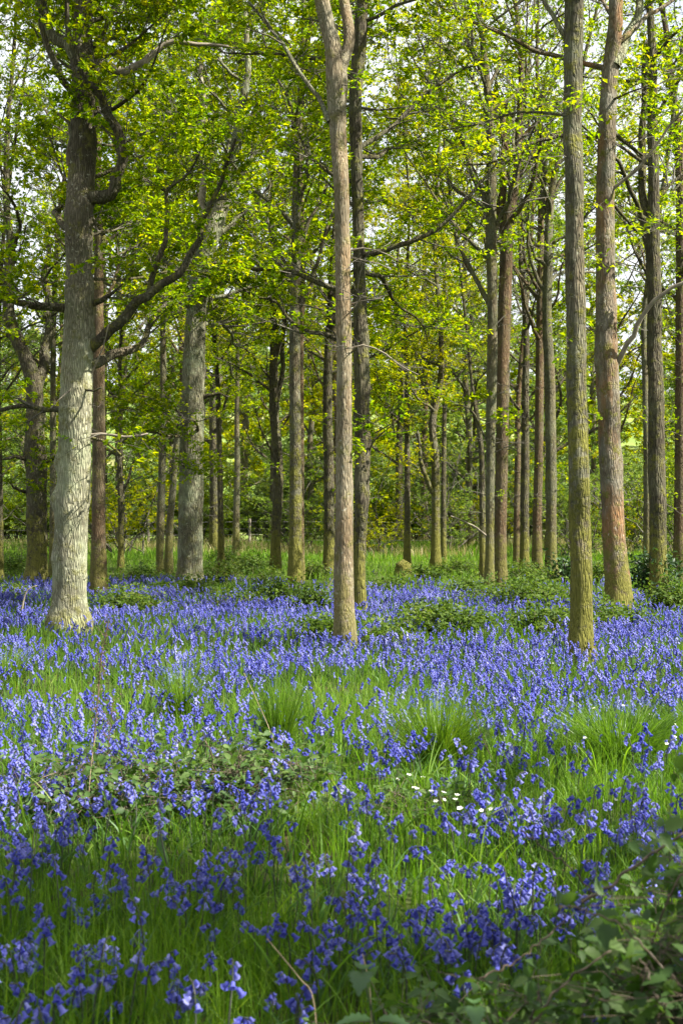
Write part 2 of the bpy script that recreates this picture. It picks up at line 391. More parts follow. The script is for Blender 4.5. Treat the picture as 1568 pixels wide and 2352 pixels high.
# ------------------------------------------------------------------ foliage growth
def tufts(G, P, D, k, size, mat, spread=.9):
    """rosettes of k young leaves at the twig ends"""
    n = len(P)
    if n == 0: return
    P = np.repeat(P, k, 0); D = np.repeat(D, k, 0); m = len(P)
    d = norm(D * R.uniform(.1, .9, (m, 1)) + R.normal(size=(m, 3)) * np.array([spread, spread, spread * .55]))
    N = norm(UP + R.normal(size=(m, 3)) * .55)
    L = size * .98 * R.uniform(.45, 1.35, m); W = L * R.uniform(.42, .66, m)
    base = P + R.normal(size=(m, 3)) * size * .16
    leaves(G, base, d, N, L, W, mat, .2)

def foliate(G, P, rad, blen, n2, k3=7, leaf=.085, per=5, t0=.15, flat=.6, rise=.25, lmat=1, twig_mat=0, tuft2=2, twl=(.25, .6)):
    """side branches, twigs and leaves along the limb P"""
    if n2 < 1: return
    n = len(P); t = np.sort(R.uniform(t0, 1, n2)); f = t * (n - 1); i = np.clip(f.astype(int), 0, n - 2); u = (f - i)[:, None]
    p = P[i] * (1 - u) + P[i + 1] * u; T = norm(P[i + 1] - P[i]); r = np.interp(f, np.arange(n), rad)
    side = norm(np.cross(T, UP) + 1e-3) * np.where(R.random(n2) < .5, -1, 1)[:, None]
    d = norm(side * R.uniform(.5, 1.1, (n2, 1)) + T * R.uniform(.25, .9, (n2, 1)) + R.normal(size=(n2, 3)) * np.array([.35, .35, .35 * (1 - flat) + .03]) + UP * rise * R.uniform(-.4, 1.3, (n2, 1)))
    L = blen * (1 - .55 * t) * R.uniform(.55, 1.25, n2)
    nodes = [p]; dirs = []
    for s in range(4):
        d = norm(d + R.normal(size=(n2, 3)) * .22 + UP * .06)
        nodes.append(nodes[-1] + d * (L / 4)[:, None]); dirs.append(d)
    r2 = np.minimum(r * .55, .006 + L * .009)
    for s in range(4):
        sticks(G, nodes[s], nodes[s + 1], r2 * (1 - .22 * s), r2 * (1 - .22 * (s + 1)), 4 if s < 2 else 3, twig_mat)
    # twigs
    NN = np.stack(nodes, 1); DD = np.stack(dirs, 1)
    tt = R.uniform(.25, 1, (n2, k3)) * 3.999; s = tt.astype(int); uu = (tt - s)[..., None]
    ii = np.arange(n2)[:, None]
    q = NN[ii, s] * (1 - uu) + NN[ii, s + 1] * uu
    bd = DD[ii, s]
    sd = np.cross(bd, UP); sd = norm(sd) * np.where(R.random((n2, k3)) < .5, -1, 1)[..., None]
    td = norm(bd * .7 + sd * R.uniform(.3, 1, (n2, k3, 1)) + R.normal(size=(n2, k3, 3)) * np.array([.35, .35, .17]) + UP * .08)
    tl = R.uniform(*twl, (n2, k3)) * np.minimum(1, .5 + L / blen)[:, None]
    e1 = q + td * (tl * .5)[..., None]; td2 = norm(td + R.normal(size=td.shape) * .3); e2 = e1 + td2 * (tl * .5)[..., None]
    sticks(G, q, e1, .0042, .0034, 3, twig_mat); sticks(G, e1, e2, .0034, .002, 3, twig_mat)
    pts = [e2.reshape(-1, 3), nodes[-1]]; ds = [td2.reshape(-1, 3), dirs[-1]]
    for _ in range(tuft2):
        w = R.uniform(.2, .95, e1.shape[:2])[..., None]
        pts.append((e1 * (1 - w) + e2 * w + R.normal(size=e1.shape) * .03).reshape(-1, 3)); ds.append(td2.reshape(-1, 3))
    tufts(G, np.concatenate(pts), np.concatenate(ds), per, leaf, lmat)

def limb_path(p, d, L, wig=.16, lift=.10, n=8):
    pts = [p]; d = d / np.linalg.norm(d)
    for k in range(n):
        d = d + R.normal(size=3) * wig + UP * lift; d /= np.linalg.norm(d)
        pts.append(pts[-1] + d * L / n)
    return np.array(pts)

class Tree:
    def __init__(s, label, trace, bark, leaf='oak_leaf', by=None, height=15., name='oak_tree', cat='tree', group=None, sides=20, lump=.05, step=.14, knots=(), flare=1.25, wmul=1., d=None):
        """trace: (px, py, width px) from the foot upwards"""
        d = base_depth(trace[0][1] if by is None else by) if d is None else d
        s.d = d; pts = []; rad = []
        for (px, py, w) in trace:
            pts.append(at(px, py, d)); rad.append(w / F * d / 2 * wmul)
        x0 = pts[0][0]
        gz = float(ground_z(x0, d))
        pts = [np.array([x0, d, gz - .12])] + [p for p in pts if p[2] > gz + .25]
        rad = [rad[0] * flare] + rad[len(rad) - (len(pts) - 1):]
        # bend slightly in depth
        for k in range(2, len(pts)): pts[k] = pts[k] + np.array([0, R.normal() * .03, 0])
        top = pts[-1]
        if top[2] < height:
            dr = norm(pts[-1] - pts[-2]); dr = norm(dr + UP * .6)
            nseg = 4; rr = rad[-1]
            for k in range(nseg):
                dr = norm(dr + R.normal(size=3) * .10 + UP * .1)
                pts.append(pts[-1] + dr * (height - top[2]) / nseg); rad.append(rr * (1 - (k + 1) / nseg * .88))
        s.loc = np.array([x0, d, gz]); s.leaf = leaf
        s.root = empty(name, s.loc, label, cat, group)
        knots = tuple(knots) + tuple((.012 + .01 * R.random(), a_ + R.normal() * .3, R.uniform(.1, .3), R.uniform(.12, .26)) for a_ in (-2.6, -1.4, -.2, 1, 2.2)) + tuple((R.uniform(.05, .6), R.uniform(-3.1, .2), R.uniform(.05, .15), R.uniform(.04, .09)) for _ in range(6))
        G = Geo(); s.P, s.r, s.T = tube(G, np.array(pts), np.array(rad), sides, step, None, lump, 4.5, int(R.integers(1e6)), 0, knots)
        G.build('trunk', M[bark], s.root, s.loc)
        s.crown = Geo(); s.bark = bark; s.height = height
    def limb(s, pts, r0, r1, bark=None, n2=10, blen=1.6, leafy=True, **kw):
        m_ = 2 * len(pts); j_ = R.normal(size=(m_, 3)) * (np.linspace(r0, r1, m_) * .38)[:, None]; j_[0] = 0; pts = catmull(pts, m_) + j_
        G = Geo(); P, r, T = tube(G, pts, np.linspace(r0, r1, len(pts)) * np.concatenate([[1.1], np.ones(len(pts) - 1)]), 8, .12, None, .10, 8, int(R.integers(1e6)))
        G.build('limb', M[bark or s.bark], s.root, s.loc)
        if leafy and n2: foliate(s.crown, P, r, blen, n2, **kw)
        return P
    def traced(s, px, w0, w1, dy=0., **kw):
        """a limb drawn through photo points, leaning dy metres further away at its tip"""
        n = len(px); P = np.array([at(x, y, s.d + dy * k / (n - 1)) for k, (x, y) in enumerate(px)])
        f = s.d / F / 2
        return s.limb(P, w0 * f, w1 * f, **kw)
    def grow(s, h0, n, length, asc=.6, wig=.14, lift=.08, n2=9, blen=1.5, side_only=False, top=None, top_less=1., h1=None, az=None, **kw):
        """n limbs round the trunk from height h0 up"""
        z = s.P[:, 2]; h1 = (z[-1] - .4) if h1 is None else h1
        a = R.random() * 6.28
        for k in range(n):
            h = h0 + (h1 - h0) * ((k + R.random() * .8) / n) ** 1.05
            f = float(np.interp(h, z, np.arange(len(z)))); i = min(int(f), len(z) - 2); p = s.P[i] + (s.P[i + 1] - s.P[i]) * (f - i)
            a += 2.4 + R.normal() * .5
            aa = a
            if az is not None: aa = R.uniform(*az)
            dr = np.array([math.cos(aa), math.sin(aa), 0.])
            if side_only and dr[1] < -.45: dr[1] = -dr[1]
            fr = (h - h0) / max(h1 - h0, .1)
            ln = length * (1 - .55 * fr) * R.uniform(.7, 1.2)
            asc_k = asc + .35 * fr + R.normal() * .12
            rr = min(float(np.interp(h, z, s.r)) * .5, .012 + ln * .011)
            P = limb_path(p, norm(dr) + UP * asc_k, ln, wig, lift)
            s.limb(P, rr, .006, n2=max(1, int(n2 * (.5 + .6 * ln / length))), blen=blen, **kw)
    def stubs(s, n, h0, h1, size=.5, bark='twig', tuft=0):
        """little dead side twigs on the stem"""
        z = s.P[:, 2]
        for k in range(n):
            h = R.uniform(h0, h1); i = int(np.clip(np.interp(h, z, np.arange(len(z))), 0, len(z) - 2))
            a = R.uniform(-.6, 3.7); d = np.array([math.cos(a), math.sin(a), R.uniform(-.1, .5)])
            L = size * R.uniform(.5, 1.4); q = s.P[i] + d * s.r[i] * .6
            pts = [q]
            for _ in range(4):
                d = norm(d + R.normal(size=3) * .25); pts.append(pts[-1] + d * L / 4)
            pts = np.array(pts)
            rr = .004 + .007 * L
            sticks(s.crown, pts[:-1], pts[1:], rr * np.array([1, .8, .6, .45]), rr * np.array([.8, .6, .45, .25]), 4, 0)
            sd = norm(R.normal(size=(3, 3)) + d); sticks(s.crown, pts[[1, 2, 3]], pts[[1, 2, 3]] + sd * L * .35, rr * .5, rr * .2, 3, 0)
            if tuft: tufts(s.crown, np.concatenate([pts[2:], pts[[1, 2, 3]] + sd * L * .35]), np.repeat(d[None], 6, 0), tuft, .07, 1)
    def done(s):
        if s.crown.n: s.crown.build('crown', [M['twig'], M[s.leaf]], s.root, s.loc)
        return s.root

# ================================================================== THE TREES
BG = dict(k3=7, per=5, tuft2=2)
# ---- big pale oak
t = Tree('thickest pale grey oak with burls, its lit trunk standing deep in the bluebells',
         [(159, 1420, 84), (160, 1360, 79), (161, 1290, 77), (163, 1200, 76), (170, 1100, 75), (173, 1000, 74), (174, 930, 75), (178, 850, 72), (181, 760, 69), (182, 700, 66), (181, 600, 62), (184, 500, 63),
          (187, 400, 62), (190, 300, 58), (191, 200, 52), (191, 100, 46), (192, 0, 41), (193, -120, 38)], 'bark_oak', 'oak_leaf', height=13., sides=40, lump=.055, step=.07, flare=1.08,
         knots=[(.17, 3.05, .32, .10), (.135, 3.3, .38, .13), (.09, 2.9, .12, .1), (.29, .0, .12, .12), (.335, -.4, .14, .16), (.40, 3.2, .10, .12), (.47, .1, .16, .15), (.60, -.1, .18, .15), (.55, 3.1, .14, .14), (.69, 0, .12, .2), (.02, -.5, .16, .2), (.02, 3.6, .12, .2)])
oak = t
fk = dict(k3=7, per=5, leaf=.078, tuft2=3)
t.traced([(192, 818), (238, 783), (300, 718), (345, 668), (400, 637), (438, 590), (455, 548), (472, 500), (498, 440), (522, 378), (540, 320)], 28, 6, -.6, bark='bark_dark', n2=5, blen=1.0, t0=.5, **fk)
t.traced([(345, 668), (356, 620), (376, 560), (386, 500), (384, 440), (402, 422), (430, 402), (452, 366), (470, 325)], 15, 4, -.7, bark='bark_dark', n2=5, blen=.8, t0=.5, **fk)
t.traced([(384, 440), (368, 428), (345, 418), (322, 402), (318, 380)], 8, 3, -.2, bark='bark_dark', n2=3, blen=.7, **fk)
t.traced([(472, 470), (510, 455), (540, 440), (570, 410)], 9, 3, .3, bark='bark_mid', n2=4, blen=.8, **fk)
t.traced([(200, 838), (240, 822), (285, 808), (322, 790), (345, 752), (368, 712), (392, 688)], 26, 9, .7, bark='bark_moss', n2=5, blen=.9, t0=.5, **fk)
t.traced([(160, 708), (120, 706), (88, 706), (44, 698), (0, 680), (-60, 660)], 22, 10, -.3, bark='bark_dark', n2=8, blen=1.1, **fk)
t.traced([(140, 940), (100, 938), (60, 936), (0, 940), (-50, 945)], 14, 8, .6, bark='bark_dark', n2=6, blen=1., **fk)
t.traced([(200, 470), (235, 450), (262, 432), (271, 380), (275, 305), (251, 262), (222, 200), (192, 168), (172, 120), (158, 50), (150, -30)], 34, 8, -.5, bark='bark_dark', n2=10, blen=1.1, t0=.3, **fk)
t.traced([(200, 140), (240, 156), (285, 160), (330, 144), (358, 116), (392, 94), (436, 100), (478, 101), (524, 106)], 26, 6, .1, bark='dead_wood', n2=2, blen=.5, k3=4, per=2, leaf=.06)
t.traced([(180, 130), (150, 100), (122, 82), (102, 44), (90, 10), (60, -20)], 34, 20, .4, bark='bark_mid', n2=6, blen=1.2, **fk)
t.traced([(178, 225), (150, 190), (128, 150), (108, 105), (95, 55), (98, 0)], 18, 9, -.2, bark='bark_dark', n2=7, blen=1.1, **fk)
t.traced([(200, 110), (228, 88), (250, 58), (266, 10), (270, -20)], 11, 4, -.2, bark='bark_dark', n2=4, blen=.8, **fk)
t.traced([(205, 700), (240, 685), (262, 668), (284, 652)], 16, 4, -.2, bark='bark_dark', n2=4, blen=.8, **fk)
t.traced([(205, 1000), (240, 994), (270, 1003), (302, 1003), (338, 996)], 7, 4, -.1, bark='dead_wood', n2=2, blen=.5, k3=3, per=2)
t.traced([(205, 1004), (240, 1012), (262, 1030), (272, 1042), (288, 1054)], 9, 4, -.15, bark='bark_moss', n2=2, blen=.5, k3=3, per=2)
t.traced([(174, 903), (186, 895), (205, 896), (225, 900), (232, 890)], 7, 4, -.35, bark='bark_dark', n2=1, leafy=False)
t.traced([(205, 870), (222, 830), (238, 795), (250, 745)], 5, 2, -.4, bark='dead_wood', leafy=False)
t.traced([(200, 870), (170, 890), (140, 915), (116, 938)], 4, 2, -.5, bark='dead_wood', leafy=False)
t.traced([(160, 380), (158, 330), (165, 300), (150, 270), (132, 258)], 14, 5, -.2, bark='bark_rust', leafy=False)
for px, dy in (([(200, 620), (260, 590), (320, 560), (360, 520)], 1.8), ([(200, 540), (280, 520), (330, 470)], 2.2), ([(205, 330), (280, 330), (340, 300), (400, 290)], 1.6), ([(205, 640), (300, 640), (420, 620), (520, 640)], 2.2)):
    t.traced(px, 8, 2, dy, bark='bark_dark', n2=9, blen=.85, t0=.3, k3=7, per=5, leaf=.085, tuft2=2)
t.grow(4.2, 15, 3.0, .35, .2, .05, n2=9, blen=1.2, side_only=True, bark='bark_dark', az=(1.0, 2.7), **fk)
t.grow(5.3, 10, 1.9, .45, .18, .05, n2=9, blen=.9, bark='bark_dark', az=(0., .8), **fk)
t.stubs(9, 2.6, 8, .35)
t.done()

# ---- second oak
t = Tree('stout oak with pale lit bark, leaning at its top, rising from a bramble',
         [(436, 1320, 58), (437, 1250, 57), (438, 1150, 56), (440, 1060, 55), (443, 980, 53), (444, 900, 51), (446, 820, 50), (450, 740, 47), (456, 680, 43), (464, 610, 40), (485, 545, 40), (505, 480, 36), (525, 410, 31), (540, 345, 28), (550, 280, 24), (562, 210, 18), (570, 150, 14)],
         'bark_mid', 'oak_leaf', height=16., sides=30, lump=.05, step=.1, flare=1.15, knots=[(.125, -.6, .12, .1), (.23, 0, .14, .14), (.28, .1, .16, .14), (.38, 0, .12, .14), (.2, 3.1, .1, .15)])
t.traced([(450, 720), (425, 700), (400, 690), (375, 700)], 14, 5, -.5, n2=4, blen=1., **fk)
t.traced([(462, 915), (482, 908), (500, 905), (520, 912)], 12, 4, -.2, bark='bark_dark', n2=2, blen=.6, **fk)
t.traced([(462, 735), (480, 722), (498, 700)], 10, 4, -.2, bark='bark_dark', n2=3, blen=1., **fk)
t.traced([(535, 350), (575, 300), (600, 240), (640, 180)], 16, 5, .3, bark='bark_dark', n2=9, blen=1.6, **fk)
t.traced([(480, 560), (466, 470), (460, 330), (468, 240), (460, 170), (475, 60)], 20, 8, 1.2, bark='dead_wood', n2=2, blen=.6, k3=4, per=2)
t.traced([(548, 300), (575, 265), (590, 235)], 9, 3, -.5, bark='dead_wood', leafy=False)
for px, dy in (([(425, 990), (380, 955), (320, 940), (260, 945), (215, 960)], -1.6), ([(425, 960), (370, 925), (300, 905), (230, 915)], -.8), ([(425, 1000), (380, 1000), (330, 985), (280, 1000)], -2.), ([(432, 1060), (410, 1060), (430, 1075), (450, 1080)], -1.2), ([(455, 1000), (452, 975), (440, 965), (410, 975)], -1.5)):
    t.traced(px, 8, 2, dy, bark='bark_dark', n2=8, blen=1.0, t0=.1, k3=7, per=4, leaf=.095, tuft2=2)
t.grow(5.2, 20, 4.2, .3, .2, .06, n2=10, blen=1.8, side_only=True, az=(-.6, 3.7), **fk)
t.stubs(10, 2, 7, .5)
t.done()

# ---- pollarded oak at the edge
t = Tree('gnarled dark oak forking low into two bent arms behind the big pale oak',
         [(85, 1318, 50), (85, 1250, 47), (85, 1150, 46), (84, 1080, 48), (82, 1040, 50), (80, 980, 42), (80, 920, 40), (72, 860, 36), (50, 800, 32), (28, 750, 30), (20, 700, 26), (18, 640, 24), (25, 560, 20), (15, 460, 15)],
         'bark_dark', 'oak_leaf', height=14., sides=26, lump=.10, step=.1, flare=1.2, knots=[(.08, 0, .16, .15), (.2, 3.1, .2, .2), (.26, 0, .22, .2)])
t.traced([(82, 930), (95, 880), (106, 820), (112, 770), (116, 700), (105, 640), (112, 560)], 32, 12, .8, bark='bark_dark', n2=8, blen=1.5, **fk)
t.traced([(90, 1070), (112, 1062), (130, 1048)], 14, 7, -.5, n2=3, blen=.8, **fk)
t.traced([(75, 1060), (40, 1050), (10, 1055)], 12, 5, -.5, n2=4, blen=1.1, **fk)
t.traced([(60, 1130), (35, 1120), (15, 1100)], 8, 3, -.5, n2=4, blen=1.1, **fk)
t.grow(4.6, 15, 3.6, .35, .22, .05, n2=10, blen=1.6, **fk)
t.stubs(8, 1, 4, .5)
t.done()

# ---- slender stems: (label, trace, bark, leaf, crown start, limbs, limb length, ascent, extra)
ST = [
 ('straight dark brown stem just behind the lit side of the big pale oak', [(227, 1342, 35), (227, 1200, 32), (227, 1000, 30), (228, 850, 27), (226, 700, 24), (228, 500, 20)], 'bark_brown', 'oak_leaf', 5.5, 14, 2.6, .6),
 ('thin dark stem forking at head height, ivy at its foot, near the fence post', [(278, 1300, 14), (278, 1200, 13), (277, 1120, 13), (275, 1050, 11), (276, 900, 9), (280, 760, 8)], 'bark_dark', 'oak_leaf', 4.2, 9, 1.8, .7),
 ('slim grey stem, straighter of the pair beside the stout leaning oak', [(367, 1310, 18), (369, 1200, 18), (372, 1080, 17), (375, 950, 17), (376, 860, 15), (374, 740, 13), (378, 600, 10)], 'bark_thin', 'oak_leaf', 6.5, 13, 2.8, .9),
 ('slim stem of the pair slanting over behind the stout leaning oak', [(386, 1305, 18), (390, 1210, 17), (396, 1130, 16), (404, 1040, 14), (414, 960, 12), (430, 850, 10)], 'bark_thin', 'oak_leaf', 5.5, 10, 2.4, .8),
 ('thin dark stem with reddish ivy rising from brambles beside the stout leaning oak', [(508, 1297, 14), (507, 1200, 14), (505, 1080, 13), (502, 960, 12), (500, 880, 11), (490, 760, 9)], 'bark_dark', 'olive_leaf', 5.2, 11, 2.6, .7),
 ('pale thin stem in the sunlit grass strip, farthest out of the wood', [(542, 1272, 16), (543, 1180, 15), (545, 1050, 13), (544, 950, 11), (546, 820, 9)], 'bark_thin', 'yellow_leaf', 6., 12, 3., .7),
 ('dark bowed stem with an S-bend, next to the close mossy pair', [(633, 1300, 24), (634, 1220, 23), (638, 1130, 24), (637, 1040, 23), (630, 960, 21), (628, 880, 20), (629, 760, 17), (627, 600, 14), (622, 480, 11)], 'bark_dark', 'oak_leaf', 5.2, 18, 3., .95),
 ('tall straight mossy grey stem, nearer one of a close pair', [(677, 1335, 33), (678, 1250, 30), (679, 1100, 28), (677, 900, 26), (677, 760, 25), (679, 600, 22), (681, 450, 20), (685, 300, 16)], 'bark_moss', 'oak_leaf', 5.8, 20, 3.4, .95),
 ('brown stem half hidden behind a mossy grey one', [(690, 1312, 18), (690, 1200, 17), (690, 1000, 16), (690, 800, 15), (695, 600, 13)], 'bark_brown', 'oak_leaf', 7, 12, 3.2, .9),
 ('dark mossy stem close beside the lit central trunk', [(755, 1302, 25), (756, 1200, 24), (755, 1080, 24), (752, 950, 22), (754, 820, 20), (760, 680, 17)], 'bark_dark', 'oak_leaf', 5, 18, 3., .7),
 ('very thin black stem standing alone before the sunny rough grass', [(934, 1287, 15), (935, 1180, 14), (935, 1050, 13), (934, 930, 12), (934, 850, 11), (930, 700, 8)], 'bark_dark', 'yellow_leaf', 4.3, 16, 2.9, .5),
 ('crooked mossy tree with a bent side arm, a low mossy stump at its foot', [(1000, 1288, 21), (1000, 1200, 20), (1000, 1110, 20), (998, 1040, 18), (992, 980, 17), (1000, 930, 15), (1010, 880, 14), (1012, 780, 12)], 'bark_moss', 'yellow_leaf', 4.6, 16, 2.8, .6),
 ('thin black stem just behind the crooked mossy tree', [(1018, 1276, 12), (1018, 1150, 12), (1019, 1000, 11), (1022, 850, 9)], 'bark_dark', 'yellow_leaf', 5.5, 10, 2.6, .7),
 ('dark stem tucked behind a pale green lit one, its thin top bending away', [(1108, 1322, 14), (1107, 1200, 14), (1106, 1060, 13), (1098, 980, 11), (1085, 900, 8), (1075, 800, 7), (1060, 660, 6)], 'bark_dark', 'oak_leaf', 4.6, 9, 1.8, .8),
 ('pale green lit stem standing in front of a rusty brown one', [(1122, 1352, 25), (1124, 1260, 20), (1125, 1150, 20), (1126, 1000, 22), (1128, 900, 24), (1130, 700, 24), (1127, 500, 25), (1128, 370, 22), (1122, 250, 18), (1108, 100, 14)], 'bark_thin', 'oak_leaf', 6.2, 24, 3.4, 1.15),
 ('rusty brown straight stem forking high, right behind the pale green lit stem', [(1147, 1338, 30), (1149, 1200, 28), (1152, 1000, 29), (1155, 800, 31), (1161, 620, 30), (1165, 520, 28), (1180, 440, 20), (1188, 340, 16)], 'bark_brown', 'oak_leaf', 7.0, 20, 3.2, 1.1),
 ('short-looking rusty stem, thinnest of the row of five brown stems', [(1186, 1286, 16), (1186, 1180, 15), (1188, 1050, 14), (1190, 900, 12)], 'bark_brown', 'olive_leaf', 4., 12, 2.2, .6),
 ('dark stem wrapped in small twigs, second in the row of brown stems', [(1203, 1302, 20), (1204, 1180, 20), (1205, 1050, 19), (1205, 900, 17), (1208, 760, 14)], 'bark_dark', 'olive_leaf', 4., 15, 2.4, .8),
 ('straight shaded grey-brown stem, third in the row of brown stems', [(1232, 1306, 22), (1233, 1180, 21), (1236, 1050, 20), (1238, 900, 20), (1240, 700, 18), (1242, 500, 15)], 'bark_brown', 'oak_leaf', 6, 18, 3., 1.),
 ('smooth grey stem lit down one side, forking high, last in the row of brown stems', [(1265, 1318, 28), (1265, 1230, 25), (1265, 1100, 25), (1263, 930, 25), (1261, 850, 24), (1255, 720, 22), (1258, 600, 22), (1262, 480, 18), (1278, 380, 13)], 'bark_thin', 'oak_leaf', 6.6, 20, 3., 1.1),
 ('slim pale-sided stem close to a thick shaded trunk with an evergreen bush at its foot', [(1485, 1336, 19), (1485, 1200, 17), (1482, 1020, 16), (1481, 860, 14), (1480, 700, 13)], 'bark_thin', 'oak_leaf', 6, 13, 2.6, .9),
 ('tall dark straight stem at the very edge of the view', [(1560, 1332, 30), (1560, 1200, 28), (1561, 1000, 27), (1562, 700, 25), (1562, 400, 22)], 'bark_brown', 'oak_leaf', 5.5, 16, 2.8, .9),
 ('dark thin stem half out of view beyond the gnarled forked oak', [(0, 1312, 16), (0, 1150, 15), (-2, 1000, 14), (-4, 800, 12)], 'bark_dark', 'olive_leaf', 4, 15, 3.2, .6),
 ('slim shaded stem between the gnarled forked oak and the big pale oak', [(121, 1306, 16), (122, 1150, 15), (122, 950, 14), (124, 760, 12)], 'bark_thin', 'olive_leaf', 5, 14, 3., .7),
]
SL = {}
for (lab, tr, bark, leaf, h0, n, ln, asc) in ST:
    d = base_depth(tr[0][1]); topz = at(0, -60, d)[2]
    t = Tree(lab, tr, bark, leaf, height=max(15., topz + 1.5) if d < 38 else 17., name='slender_tree', sides=14, lump=.06, step=.14, flare=1.2)
    thin = tr[0][0] > 1040
    t.grow(h0 * .88, n + 3, ln, asc, .15, .06, n2=6 if thin else 10, blen=1.35, k3=7, per=3 if thin else 5, leaf=.075 if d < 32 else .09, tuft2=1 if thin else 2)
    t.stubs(16, 1.2, h0 + 1, .5, tuft=0)
    t.stubs(6, 1.2, h0 + 1, .4, tuft=3)
    if 'S-bend' in lab:
        t.traced([(632, 990), (640, 900), (650, 850), (648, 760), (655, 660)], 14, 7, .4, n2=6, blen=1.2)
        t.traced([(630, 900), (600, 880), (560, 850), (520, 830)], 8, 3, -.6, n2=7, blen=1.2)
    if 'forking at head height' in lab:
        t.traced([(278, 1140), (292, 1110), (304, 1070), (318, 1040)], 8, 3, .3, n2=5, blen=1.2)
    if 'crooked' in lab:
        t.traced([(996, 1135), (982, 1110), (970, 1075), (964, 1040), (958, 990)], 12, 6, -.3, n2=5, blen=1.2)
        t.traced([(998, 960), (980, 900), (960, 860), (955, 800)], 9, 4, .3, n2=6, blen=1.3)
    if 'rusty brown straight' in lab:
        t.traced([(1162, 560), (1150, 480), (1152, 400), (1156, 300), (1140, 200)], 22, 10, .4, n2=8, blen=1.3)
    if 'lit down one side' in lab:
        t.traced([(1257, 560), (1246, 470), (1250, 380), (1240, 300), (1250, 180)], 15, 7, .4, n2=8, blen=1.3)
    if 'pale green lit stem' in lab:
        t.traced([(1124, 480), (1095, 420), (1060, 330), (1010, 200), (950, 60)], 14, 4, .9, n2=12, blen=1.3)
        t.traced([(1124, 700), (1090, 640), (1060, 580), (1035, 500), (1010, 420)], 11, 4, .6, n2=10, blen=1.2)
        t.traced([(1116, 1010), (1080, 940), (1040, 930)], 5, 2, -.3, n2=2, blen=.5)
        t.traced([(1122, 1235), (1090, 1210), (1060, 1195), (1035, 1185)], 4, 2, -.5, bark='dead_wood', n2=1, blen=.5, leafy=False)
    t.done()

# ---- central trunk, with its darker neighbour
t = Tree('tall slim central trunk with warm lit bark, forking only at its top',
         [(792, 1447, 56), (790, 1390, 50), (789, 1300, 47), (790, 1200, 43), (790, 1100, 41), (790, 1000, 39), (790, 900, 37), (790, 800, 37), (788, 700, 36), (787, 600, 36), (785, 500, 36), (782, 400, 38), (777, 320, 40), (773, 250, 43), (768, 190, 42), (765, 110, 40), (752, 60, 38), (738, 0, 36), (728, -60, 32)],
         'bark_tan', 'oak_leaf', height=12.5, sides=32, lump=.045, step=.07, flare=1.08, wmul=.95, name='slender_tree', knots=[(.155, .2, .1, .1), (.30, 3, .1, .1), (.36, .1, .12, .1), (.49, .1, .12, .12)])
t.traced([(775, 260), (790, 170), (792, 100), (790, 30), (795, -40)], 30, 24, .5, n2=6, blen=1.2, t0=.4)
t.traced([(756, 280), (735, 230), (700, 190), (660, 120), (620, 60), (570, 5)], 12, 7, .8, bark='bark_mid', n2=8, blen=1.1, t0=.3)
for pts in ([(803, 575), (840, 570), (880, 580), (915, 600)], [(803, 590), (830, 598), (870, 605), (900, 620)], [(805, 700), (840, 690), (875, 685)], [(805, 800), (840, 792), (880, 810), (920, 840), (960, 860)], [(806, 810), (815, 800), (812, 790)], [(800, 720), (815, 705), (835, 672)]):
    t.traced(pts, 4.5, 1.6, -.25, bark='dead_wood', n2=2, blen=.35, k3=3, per=1, leaf=.05, tuft2=0)
t.grow(8.5, 12, 2.6, .6, .16, .06, n2=9, blen=1.3, side_only=True)
t.stubs(14, 2, 8, .3, tuft=3)
t.done()
t = Tree('dark knobbly trunk with a yellow mossy foot, close behind the lit central trunk',
         [(827, 1397, 28), (825, 1340, 29), (826, 1250, 30), (830, 1150, 32), (831, 1050, 36), (831, 950, 36), (831, 870, 36), (829, 780, 34), (826, 700, 31), (824, 600, 28), (822, 500, 27), (819, 400, 27), (817, 300, 28), (816, 220, 30), (822, 140, 32), (828, 60, 30), (832, -40, 27)],
         'bark_dark', 'oak_leaf', height=13., sides=26, lump=.09, step=.09, flare=1.12, name='slender_tree', knots=[(.135, 0, .2, .08), (.19, .1, .22, .1), (.25, 0, .2, .1), (.30, .1, .2, .1), (.22, 3.1, .2, .1)])
t.grow(3.6, 24, 3.2, .25, .18, .04, n2=11, blen=1.3, az=(-.5, 2.9), leaf=.08, per=5)
t.traced([(845, 1040), (860, 1010), (890, 985), (915, 960)], 4, 2, -.2, bark='bark_dark', n2=2, blen=.5)
t.stubs(18, 1.2, 7, .4, tuft=2)
t.done()

# ---- the two big stems on the sunny side
t = Tree('straight trunk furred with yellow-green moss up to head height, nearest of all the trunks',
         [(1335, 1477, 58), (1334, 1420, 53), (1333, 1300, 51), (1331, 1200, 49), (1328, 1100, 48), (1326, 1000, 47), (1324, 900, 45), (1322, 800, 44), (1321, 700, 43), (1319, 600, 43), (1318, 500, 43), (1317, 400, 43), (1315, 300, 43), (1316, 200, 43), (1317, 100, 43), (1318, 0, 42), (1319, -80, 40)],
         'bark_moss', 'oak_leaf', height=12.5, sides=32, lump=.06, step=.06, flare=1.12, name='slender_tree', knots=[(.26, -.4, .12, .12), (.30, 3, .1, .1), (.42, 0, .1, .1), (.62, 0, .12, .2)])
t.traced([(1302, 266), (1260, 260), (1215, 257), (1160, 264), (1110, 282), (1060, 292), (1010, 300)], 8, 3, .5, bark='bark_moss', n2=8, blen=.8, leaf=.06, per=4)
t.traced([(1312, 180), (1310, 120), (1290, 70), (1262, 25), (1240, -20)], 15, 10, .1, bark='bark_mid', n2=3, blen=1., t0=.6)
t.grow(8., 9, 2.4, .6, .16, .06, n2=8, blen=1.2, side_only=True, leaf=.07)
t.stubs(26, 2.3, 8, .28, tuft=2)
t.done()
